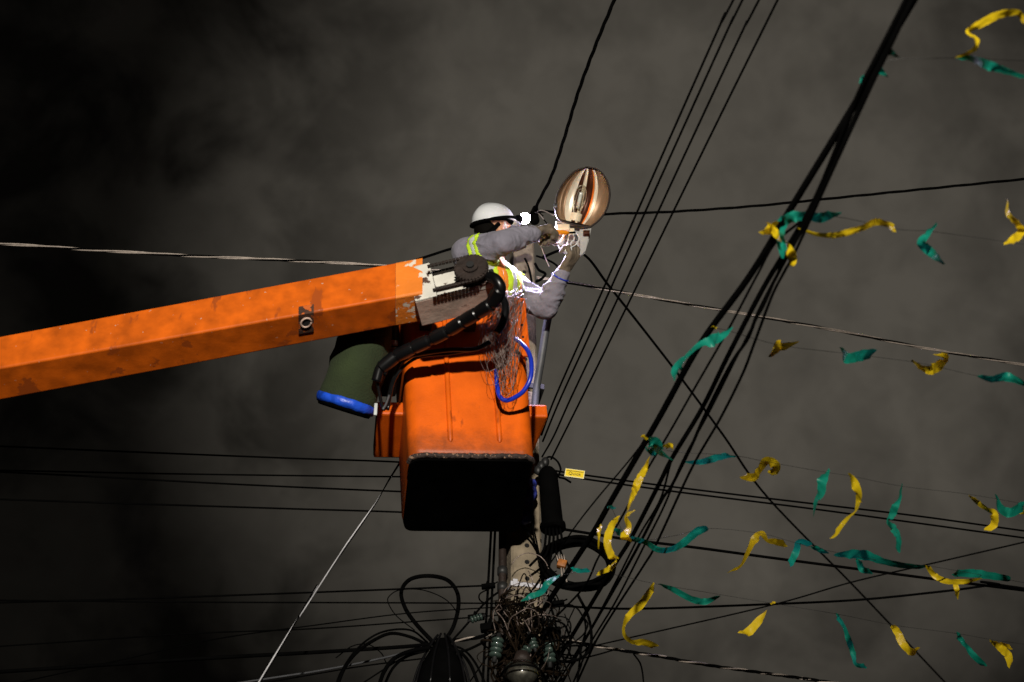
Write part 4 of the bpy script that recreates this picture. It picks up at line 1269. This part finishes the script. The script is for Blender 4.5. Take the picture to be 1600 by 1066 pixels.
# helmet
def helmet():
    e = bpy.data.objects.new('helmet', bpy.data.meshes.new('helmet'))
    bm = bmesh.new(); nu, nv = 48, 12
    a_, b_, h_ = .123, .106, .100
    top = HM @ Matrix.Translation(V((.000, 0, .056)))
    rows = []
    for j in range(nv + 1):
        ph = math.pi / 2 * j / nv
        row = []
        for i in range(nu):
            th = 2 * math.pi * i / nu
            x, y, z = a_ * math.cos(ph) * math.cos(th), b_ * math.cos(ph) * math.sin(th), h_ * math.sin(ph)
            if abs(y) < .022: z += .005 * (1 - abs(y) / .022) * math.sin(ph)
            row.append(bm.verts.new(top @ V((x, y, z))))
            if j == nv: break
        rows.append(row)
    for A, B in zip(rows, rows[1:]):
        if len(B) == 1:
            for i in range(nu): bm.faces.new((A[i], A[(i + 1) % nu], B[0]))
        else:
            for i in range(nu): bm.faces.new((A[i], A[(i + 1) % nu], B[(i + 1) % nu], B[i]))
    # brim, longer at the front
    br = []
    for i in range(nu):
        th = 2 * math.pi * i / nu; c_ = math.cos(th)
        ex = .010 + .042 * max(0, c_) ** 3
        br.append(bm.verts.new(top @ V(((a_ + ex) * math.cos(th), (b_ + .010) * math.sin(th), -.010 - .010 * max(0, c_) ** 3))))
    br2 = []
    for i in range(nu):
        th = 2 * math.pi * i / nu
        br2.append(bm.verts.new(top @ V(((a_ - .006) * math.cos(th), (b_ - .006) * math.sin(th), -.010))))
    for i in range(nu):
        k_ = (i + 1) % nu
        bm.faces.new((rows[0][i], rows[0][k_], br[k_], br[i])); bm.faces.new((br[i], br[k_], br2[k_], br2[i]))
    h = obj('helmet', bm, M['helmet']); keep(h, per)
    bm = bmesh.new()
    pr = None
    for f, z in ((.96, -.011), (.92, -.020), (.88, -.021), (.86, .03)):
        r = [bm.verts.new(top @ V((a_ * f * math.cos(2 * math.pi * i / nu), b_ * f * math.sin(2 * math.pi * i / nu), z))) for i in range(nu)]
        if pr:
            for i in range(nu): bm.faces.new((pr[i], pr[(i + 1) % nu], r[(i + 1) % nu], r[i]))
        pr = r
    bm.faces.new(pr)
    for args in (('liner', bm, 'black'),):
        o = obj(args[0], args[1], M[args[2]]); o.parent = h; o.matrix_parent_inverse = h.matrix_world.inverted() if False else Matrix.Identity(4)
    # headlamp strap and lamp
    bm = bmesh.new()
    sweep(bm, [top @ V(((a_ + .006) * math.cos(t), (b_ + .006) * math.sin(t), .008 - .03 * (1 - math.cos(t)) * .5)) for t in [2 * math.pi * i / 40 for i in range(41)]], .009, 6)
    o = obj('headlamp_strap', bm, M['black']); o.parent = h; o.matrix_parent_inverse = Matrix.Identity(4)
    # rear neck cradle and chin strap
    bm = bmesh.new()
    sweep(bm, smoothpath([HM @ V((-.02, -.085, .02)), HM @ V((-.078, -.066, -.028)), HM @ V((-.100, 0, -.040)), HM @ V((-.078, .066, -.028)), HM @ V((-.02, .085, .02))], 6), .012, 8)
    o = obj('neck_cradle', bm, M['black']); o.parent = h; o.matrix_parent_inverse = Matrix.Identity(4)
    for s_ in (-1, 1):
        bm = bmesh.new(); sweep(bm, smoothpath([HM @ V((.015, .088 * s_, .03)), HM @ V((.022, .086 * s_, -.01)), HM @ V((.04, .062 * s_, -.07)), HM @ V((.05, 0, -.118))], 6), .0045, 6)
        o = obj('chin_strap', bm, M['retro']); o.parent = h; o.matrix_parent_inverse = Matrix.Identity(4)
    lc = top @ V((a_ + .034, -.045, .008))
    bm = bmesh.new(); cyl(bm, lc - Fh * .03, lc, .020, .024, 24)
    hl = obj('headlamp', bm, M['black']); hl.parent = h; hl.matrix_parent_inverse = Matrix.Identity(4)
    return lc


LC = helmet()
# hair at the back under the liner
bm = bmesh.new(); ball(bm, HM @ V((-.048, 0, .005)), 1, 20, 14, sc=(.070, .072, .075), mtx=HM.to_3x3())
keep(obj('hair', bm, M['hair']), per)
bm = bmesh.new(); ball(bm, LC + Fh * .026 - V((0, .008, 0)), .031, 24, 16)
keep(obj('headlamp_lens', bm, M['lens']), per)
pl = bpy.data.lights.new('headlamp_light', 'SPOT'); pl.energy = 170; pl.spot_size = math.radians(105); pl.spot_blend = .55; pl.color = (.74, .66, 1.0); pl.shadow_soft_size = .018
po = bpy.data.objects.new('headlamp_light', pl); COL.objects.link(po); po.location = LC + Fh * .070 + V((0, -.008, -.002)); po.rotation_euler = (P(868, 402, 6.6) - po.location).to_track_quat('-Z', 'Y').to_euler()


# gloves: real palm, four fingers, thumb
def hand(wrist, fdir, pnorm, curls, thumb, name, label, spread=.0, hs_=1.22):
    f = fdir.normalized(); n_ = (pnorm - f * pnorm.dot(f)).normalized(); s = f.cross(n_)   # s towards the little finger side
    bm = bmesh.new()
    limb(bm, [(wrist - f * .030, .034), (wrist, .033)], 16)
    for k_ in range(4):
        off = (k_ - 1.5) * .019
        limb(bm, [(wrist + s * off * .6 + f * .012, .021), (wrist + s * off + f * .085, .0165)], 14)
    lens = (.043, .048, .045, .036)
    for k_ in range(4):
        off = (k_ - 1.5) * .0225
        p = wrist + s * off + f * .088; d = (f + s * (k_ - 1.5) * spread).normalized(); a = 0
        pts = [(p, .0145)]
        for q in range(3):
            a += curls[k_][q]
            dd = d * math.cos(a) + n_ * math.sin(a)
            p = p + dd * lens[k_] * (1, .68, .55)[q]; pts.append((p, (.0130, .0118, .0105)[q]))
        limb(bm, pts, 12)
    p = wrist - s * .026 + f * .025; pts = [(p, .018)]
    for q, (l_, dv) in enumerate(zip((.042, .034, .028), thumb)):
        v = (f * dv[0] - s * dv[1] + n_ * dv[2]).normalized(); p = p + v * l_; pts.append((p, (.0155, .0138, .0120)[q]))
    limb(bm, pts, 12)
    for v in bm.verts: v.co = wrist + (v.co - wrist) * hs_
    o = remeshed(name, bm, .0036, 3, disp=lambda c, m_: .0016 * noise.noise(c * 70) + .0012 * noise.noise(c * 160), m=M['glove'])
    o['label'] = label
    return keep(o, per)


# near hand: fist round the screwdriver handle
fd = (P(868, 356, 6.50) - WR).normalized()
hand(WR + fd * .012, fd, V((.35, .3, -.9)), [(1.15, 1.35, .9)] * 4, [(.75, .5, .6), (.75, -.2, .75), (.6, -.7, .5)], 'glove', 'tan leather glove closed round the screwdriver')
fd2 = (P(897, 398, 6.52) - WL).normalized()
hand(WL + fd2 * .010, fd2, V((-.6, .1, .75)), [(.55, .75, .5), (.8, .9, .6), (1.0, 1.0, .7), (1.15, 1.1, .7)], [(.8, .55, .5), (.9, .1, .5), (.95, -.1, .35)], 'glove', 'tan leather glove holding a wire under the lamp', .06, 1.05)
bm = bmesh.new()
bsv = WL - (WL - EL_).normalized() * .035
s_, u_ = frame_to(WL - EL_)
sweep(bm, [bsv + (s_ * math.cos(a) + u_ * math.sin(a)) * .046 for a in [2 * math.pi * i / 24 for i in range(25)]], .004, 6)
keep(obj('wrist_band', bm, M['blue']), per)
# screwdriver
sa, sb, sc_ = P(860, 362, 6.44), P(889, 364, 6.46), P(899, 363, 6.47)
sd = empty('screwdriver', sa, 'orange handled screwdriver poking from the near glove into the lamp', 'screwdriver')
bm = bmesh.new(); sweep(bm, [sa.lerp(sb, t) for t in (0, .1, .3, .6, .85, 1)], 0, 12, rf=lambda t: (.008, .012, .0115, .0125, .012, .006)[min(5, int(t * 5 + .01))])
keep(obj('grip', bm, M['handle']), sd)
bm = bmesh.new(); cyl(bm, sb, sc_, .0055, .0055, 10); keep(obj('blade', bm, M['black']), sd)

# ------------------------------------------------------------------ streamer garlands
Y_, T_ = 'y', 't'
GAR = [
 ('garland strung at the top right corner, one yellow and one teal streamer, out of focus', 5.86,
  [(1346, 128), (1390, 95), (1440, 92), (1496, 91), (1620, 96)],
  [(Y_, [(1496, 90, 4), (1521, 78, 6), (1525, 62, 8), (1513, 49, 5), (1533, 37, 13), (1562, 23, 12), (1591, 21, 9), (1602, 38, 6)]),
   (T_, [(1496, 92, 4), (1517, 92, 9), (1546, 103, 15), (1571, 111, 10), (1603, 122, 5)]),
   (T_, [(1346, 134, 10), (1352, 124, 15), (1362, 118, 10), (1372, 112, 14), (1380, 118, 8)]),
   (T_, [(1378, 84, 6), (1392, 82, 11), (1402, 86, 5)])]),
 ('garland tied where the thick black cables split, with a big teal and yellow knot', 5.84,
  [(1232, 345), (1300, 338), (1400, 358), (1457, 362), (1573, 378), (1625, 386)],
  [(Y_, [(1193, 359, 14), (1206, 357, 19), (1216, 351, 8)]),
   (Y_, [(1200, 352, 8), (1212, 364, 12), (1220, 374, 6)]),
   (T_, [(1222, 346, 16), (1240, 339, 17), (1262, 338, 12), (1285, 340, 16), (1297, 335, 14), (1307, 332, 6)]),
   (T_, [(1226, 352, 8), (1221, 365, 9), (1221, 382, 15), (1226, 398, 13)]),
   (Y_, [(1226, 382, 6), (1233, 393, 16), (1238, 404, 15), (1239, 416, 8)]),
   (Y_, [(1250, 357, 5), (1275, 366, 6), (1300, 368, 9), (1322, 364, 10), (1348, 356, 9), (1368, 347, 11), (1385, 350, 8), (1399, 358, 11)]),
   (T_, [(1457, 354, 12), (1450, 366, 7), (1441, 380, 16), (1453, 393, 15), (1473, 408, 7)]),
   (Y_, [(1573, 318, 4), (1575, 334, 7), (1590, 350, 9), (1596, 360, 12), (1588, 371, 13), (1575, 381, 9)])]),
 ('garland below the pale twisted cable at the right, ending in a long teal streamer', 5.83,
  [(1115, 513), (1138, 517), (1222, 540), (1345, 555), (1440, 568), (1530, 588), (1625, 602)],
  [(T_, [(1138, 515, 5), (1126, 525, 14), (1110, 534, 19), (1094, 540, 8), (1079, 551, 5), (1068, 562, 6), (1058, 576, 16), (1057, 586, 8)]),
   (Y_, [(1112, 514, 6), (1118, 511, 7)]),
   (Y_, [(1205, 551, 9), (1216, 541, 18), (1226, 540, 12), (1242, 534, 5)]),
   (T_, [(1316, 551, 8), (1324, 560, 17), (1345, 556, 17), (1366, 552, 14)]),
   (Y_, [(1428, 568, 8), (1443, 576, 8), (1456, 577, 17), (1469, 570, 15), (1477, 559, 8), (1466, 557, 6)]),
   (T_, [(1528, 587, 5), (1549, 592, 10), (1573, 589, 14), (1603, 600, 8)])]),
 ('garland starting at the green bow on the cable fan and running along the middle right', 5.80,
  [(1008, 688), (1047, 705), (1145, 712), (1200, 722), (1290, 738), (1330, 744), (1410, 760), (1517, 773), (1625, 792)],
  [(Y_, [(1004, 684, 7), (1010, 683, 10)]),
   (T_, [(1013, 689, 12), (1022, 693, 22), (1030, 704, 12), (1047, 715, 3)]),
   (T_, [(1012, 700, 8), (1020, 708, 9), (1028, 706, 6)]),
   (Y_, [(1038, 699, 8), (1046, 696, 7), (1052, 698, 9)]),
   (Y_, [(1015, 716, 2), (1008, 732, 8), (1000, 746, 11), (995, 758, 12), (991, 768, 10), (985, 785, 5), (982, 798, 3)]),
   (T_, [(1069, 723, 3), (1094, 722, 9), (1118, 716, 12), (1136, 712, 8), (1145, 712, 3)]),
   (Y_, [(1160, 744, 10), (1178, 745, 14), (1188, 733, 8), (1198, 721, 14), (1211, 727, 15), (1210, 736, 12), (1202, 740, 8)]),
   (T_, [(1291, 737, 8), (1285, 750, 16), (1283, 768, 12), (1276, 783, 7), (1273, 800, 2)]),
   (Y_, [(1328, 746, 6), (1335, 756, 15), (1341, 770, 10), (1341, 785, 8), (1337, 797, 2), (1322, 812, 6), (1307, 832, 8), (1301, 837, 3)]),
   (T_, [(1408, 760, 4), (1406, 775, 3), (1400, 789, 11), (1394, 804, 12), (1388, 816, 3), (1396, 826, 12), (1404, 841, 8), (1403, 862, 8)]),
   (Y_, [(1517, 775, 5), (1530, 787, 8), (1546, 798, 5), (1553, 804, 13), (1553, 820, 11), (1541, 829, 8)]),
   (T_, [(1556, 778, 6), (1564, 795, 12), (1579, 801, 15), (1600, 790, 14)]),
   (Y_, [(1582, 796, 8), (1604, 802, 8)])]),
 ('garland from the big coil sloping right, with the most teal streamers', 5.76,
  [(955, 793), (985, 842), (1050, 838), (1106, 826), (1190, 834), (1249, 850), (1310, 864), (1400, 880), (1448, 884), (1530, 898), (1625, 915)],
  [(T_, [(952, 794, 6), (960, 792, 8)]),
   (Y_, [(937, 822, 8), (936, 836, 4), (935, 858, 2)]),
   (Y_, [(967, 809, 6), (955, 823, 11), (949, 847, 12), (955, 868, 11), (962, 873, 6)]),
   (Y_, [(961, 876, 5), (955, 887, 9), (933, 897, 6)]),
   (Y_, [(988, 801, 6), (978, 807, 4), (981, 823, 9), (976, 838, 14), (982, 845, 6)]),
   (T_, [(960, 830, 9), (972, 833, 11)]),
   (T_, [(987, 842, 8), (1007, 847, 8), (1028, 859, 9), (1050, 858, 9), (1071, 846, 12), (1089, 831, 13), (1106, 825, 9)]),
   (Y_, [(1141, 892, 4), (1157, 884, 4), (1169, 862, 7), (1180, 842, 12), (1190, 835, 10), (1199, 845, 5), (1212, 847, 10), (1228, 850, 12)]),
   (T_, [(1234, 883, 10), (1244, 862, 11), (1249, 846, 8), (1267, 852, 9)]),
   (T_, [(1270, 854, 7), (1282, 860, 8), (1293, 865, 4)]),
   (T_, [(1303, 868, 4), (1328, 866, 13), (1353, 868, 16), (1383, 878, 10), (1414, 884, 9), (1445, 887, 5)]),
   (T_, [(1341, 874, 8), (1347, 889, 11), (1361, 893, 8)]),
   (Y_, [(1448, 883, 7), (1460, 899, 9), (1478, 908, 9), (1506, 909, 8), (1532, 905, 3)]),
   (Y_, [(1492, 911, 8), (1495, 922, 8), (1495, 934, 5)]),
   (T_, [(1490, 896, 10), (1521, 896, 13), (1550, 900, 12), (1579, 905, 9)])]),
 ('lowest garland, starting with the long curling yellow streamer below the coil', 5.70,
  [(870, 900), (930, 893), (1022, 912), (1100, 925), (1208, 943), (1310, 960), (1397, 977), (1495, 990), (1552, 1000), (1625, 1010)],
  [(Y_, [(1022, 914, 6), (1016, 924, 10), (1001, 945, 12), (982, 963, 10), (975, 977, 4), (976, 992, 6), (988, 1003, 7), (1007, 1004, 11), (1025, 1011, 9)]),
   (T_, [(1031, 914, 3), (1053, 922, 9), (1080, 936, 10), (1102, 940, 10), (1124, 931, 3)]),
   (Y_, [(1198, 955, 3), (1184, 972, 12), (1169, 988, 14), (1160, 990, 5)]),
   (Y_, [(1205, 942, 5), (1211, 943, 6)]),
   (T_, [(1307, 962, 8), (1318, 978, 5), (1325, 997, 9), (1333, 1021, 9), (1338, 1038, 5), (1353, 1041, 8)]),
   (Y_, [(1394, 977, 8), (1402, 988, 12), (1411, 1006, 11), (1424, 1019, 11), (1434, 1016, 7)]),
   (T_, [(1495, 991, 10), (1509, 1009, 6), (1521, 1024, 10), (1539, 1041, 8)]),
   (Y_, [(1550, 1001, 6), (1563, 1012, 12), (1575, 1024, 12), (1579, 1040, 9)]),
   (Y_, [(1564, 1006, 5), (1580, 1012, 7)]),
   (T_, [(872, 899, 4), (856, 911, 10), (846, 925, 9), (832, 931, 9), (818, 939, 5)]),
   (T_, [(893, 889, 6), (906, 892, 7), (921, 891, 7)])]),
]
rnr = random.Random(99)
for gi, (lab, z, spix, ribs) in enumerate(GAR):
    sp = [PZ(a, b, z) for a, b in spix]
    bm = bmesh.new(); sweep(bm, smoothpath(sp, 5), .0009, 5)
    gar = tag(obj('garland', bm, M['steel']), lab, 'garland', 'streamer garlands strung across the street')
    for (c, pl_) in ribs:
        Y0 = min(PZ(a, b, z).y for a, b, w_ in pl_[:1])
        if pl_[0][1] > spix[0][1] + 60 and gi < 3: Y0 = PZ(pl_[0][0], min(q[1] for q in spix), z).y
        if pl_[0][0] < spix[0][0] + 48 and abs(pl_[0][1] - spix[0][1]) < 60: Y0 -= .075
        raw = []
        ph = rnr.uniform(0, 6)
        for i, (a, b, w_) in enumerate(pl_):
            p = P(a, b, Y0 + .035 * math.sin(i * 1.7 + ph))
            raw.append((p, w_ / scale_at(p)))
        Wd = max(w_ for _, w_ in raw) * 1.06
        cen_ = smoothpath([p for p, _ in raw], 7)
        ws = []
        for i in range(len(raw) - 1):
            for k_ in range(7): ws.append(raw[i][1] + (raw[i + 1][1] - raw[i][1]) * k_ / 7)
        ws.append(raw[-1][1])
        if len(ws) != len(cen_): ws = [raw[0][1] + (raw[-1][1] - raw[0][1]) * i / (len(cen_) - 1) for i in range(len(cen_))]
        ws = [w_ * (1 + .22 * noise.noise(V((i * .45, ph * 3, gi)))) for i, w_ in enumerate(ws)]
        ws[0] *= .35; ws[-1] *= .6
        bm = bmesh.new(); rows = []
        for i, p in enumerate(cen_):
            tn = (cen_[min(i + 1, len(cen_) - 1)] - cen_[max(i - 1, 0)]).normalized()
            vw = (p - CAM).normalized(); side = tn.cross(vw)
            side = side.normalized() if side.length > 1e-5 else V((1, 0, 0))
            dep = tn.cross(side).normalized()
            ca = max(.06, min(1, ws[i] / Wd)); an = math.acos(ca)
            sd_ = side * ca + dep * math.sin(an)
            crk = dep * .004 * noise.noise(p * 30)
            rows.append([bm.verts.new(p + sd_ * (Wd * q) + crk * (1 if q == 0 else -1) + dep * .005 * noise.noise(p * 22 + V((q * 9, 0, 0)))) for q in (-.5, -.25, 0, .25, .5)])
        for A, B in zip(rows, rows[1:]):
            for j in range(4): bm.faces.new((A[j], A[j + 1], B[j + 1], B[j]))
        bmesh.ops.recalc_face_normals(bm, faces=bm.faces)
        me = bpy.data.meshes.new('streamer'); bm.to_mesh(me); bm.free()
        o = link('streamer', me, M['yellow'] if c == Y_ else M['teal'], gar)
        o['label'] = 'yellow streamer' if c == Y_ else 'teal streamer'
print('objects', len(bpy.data.objects))
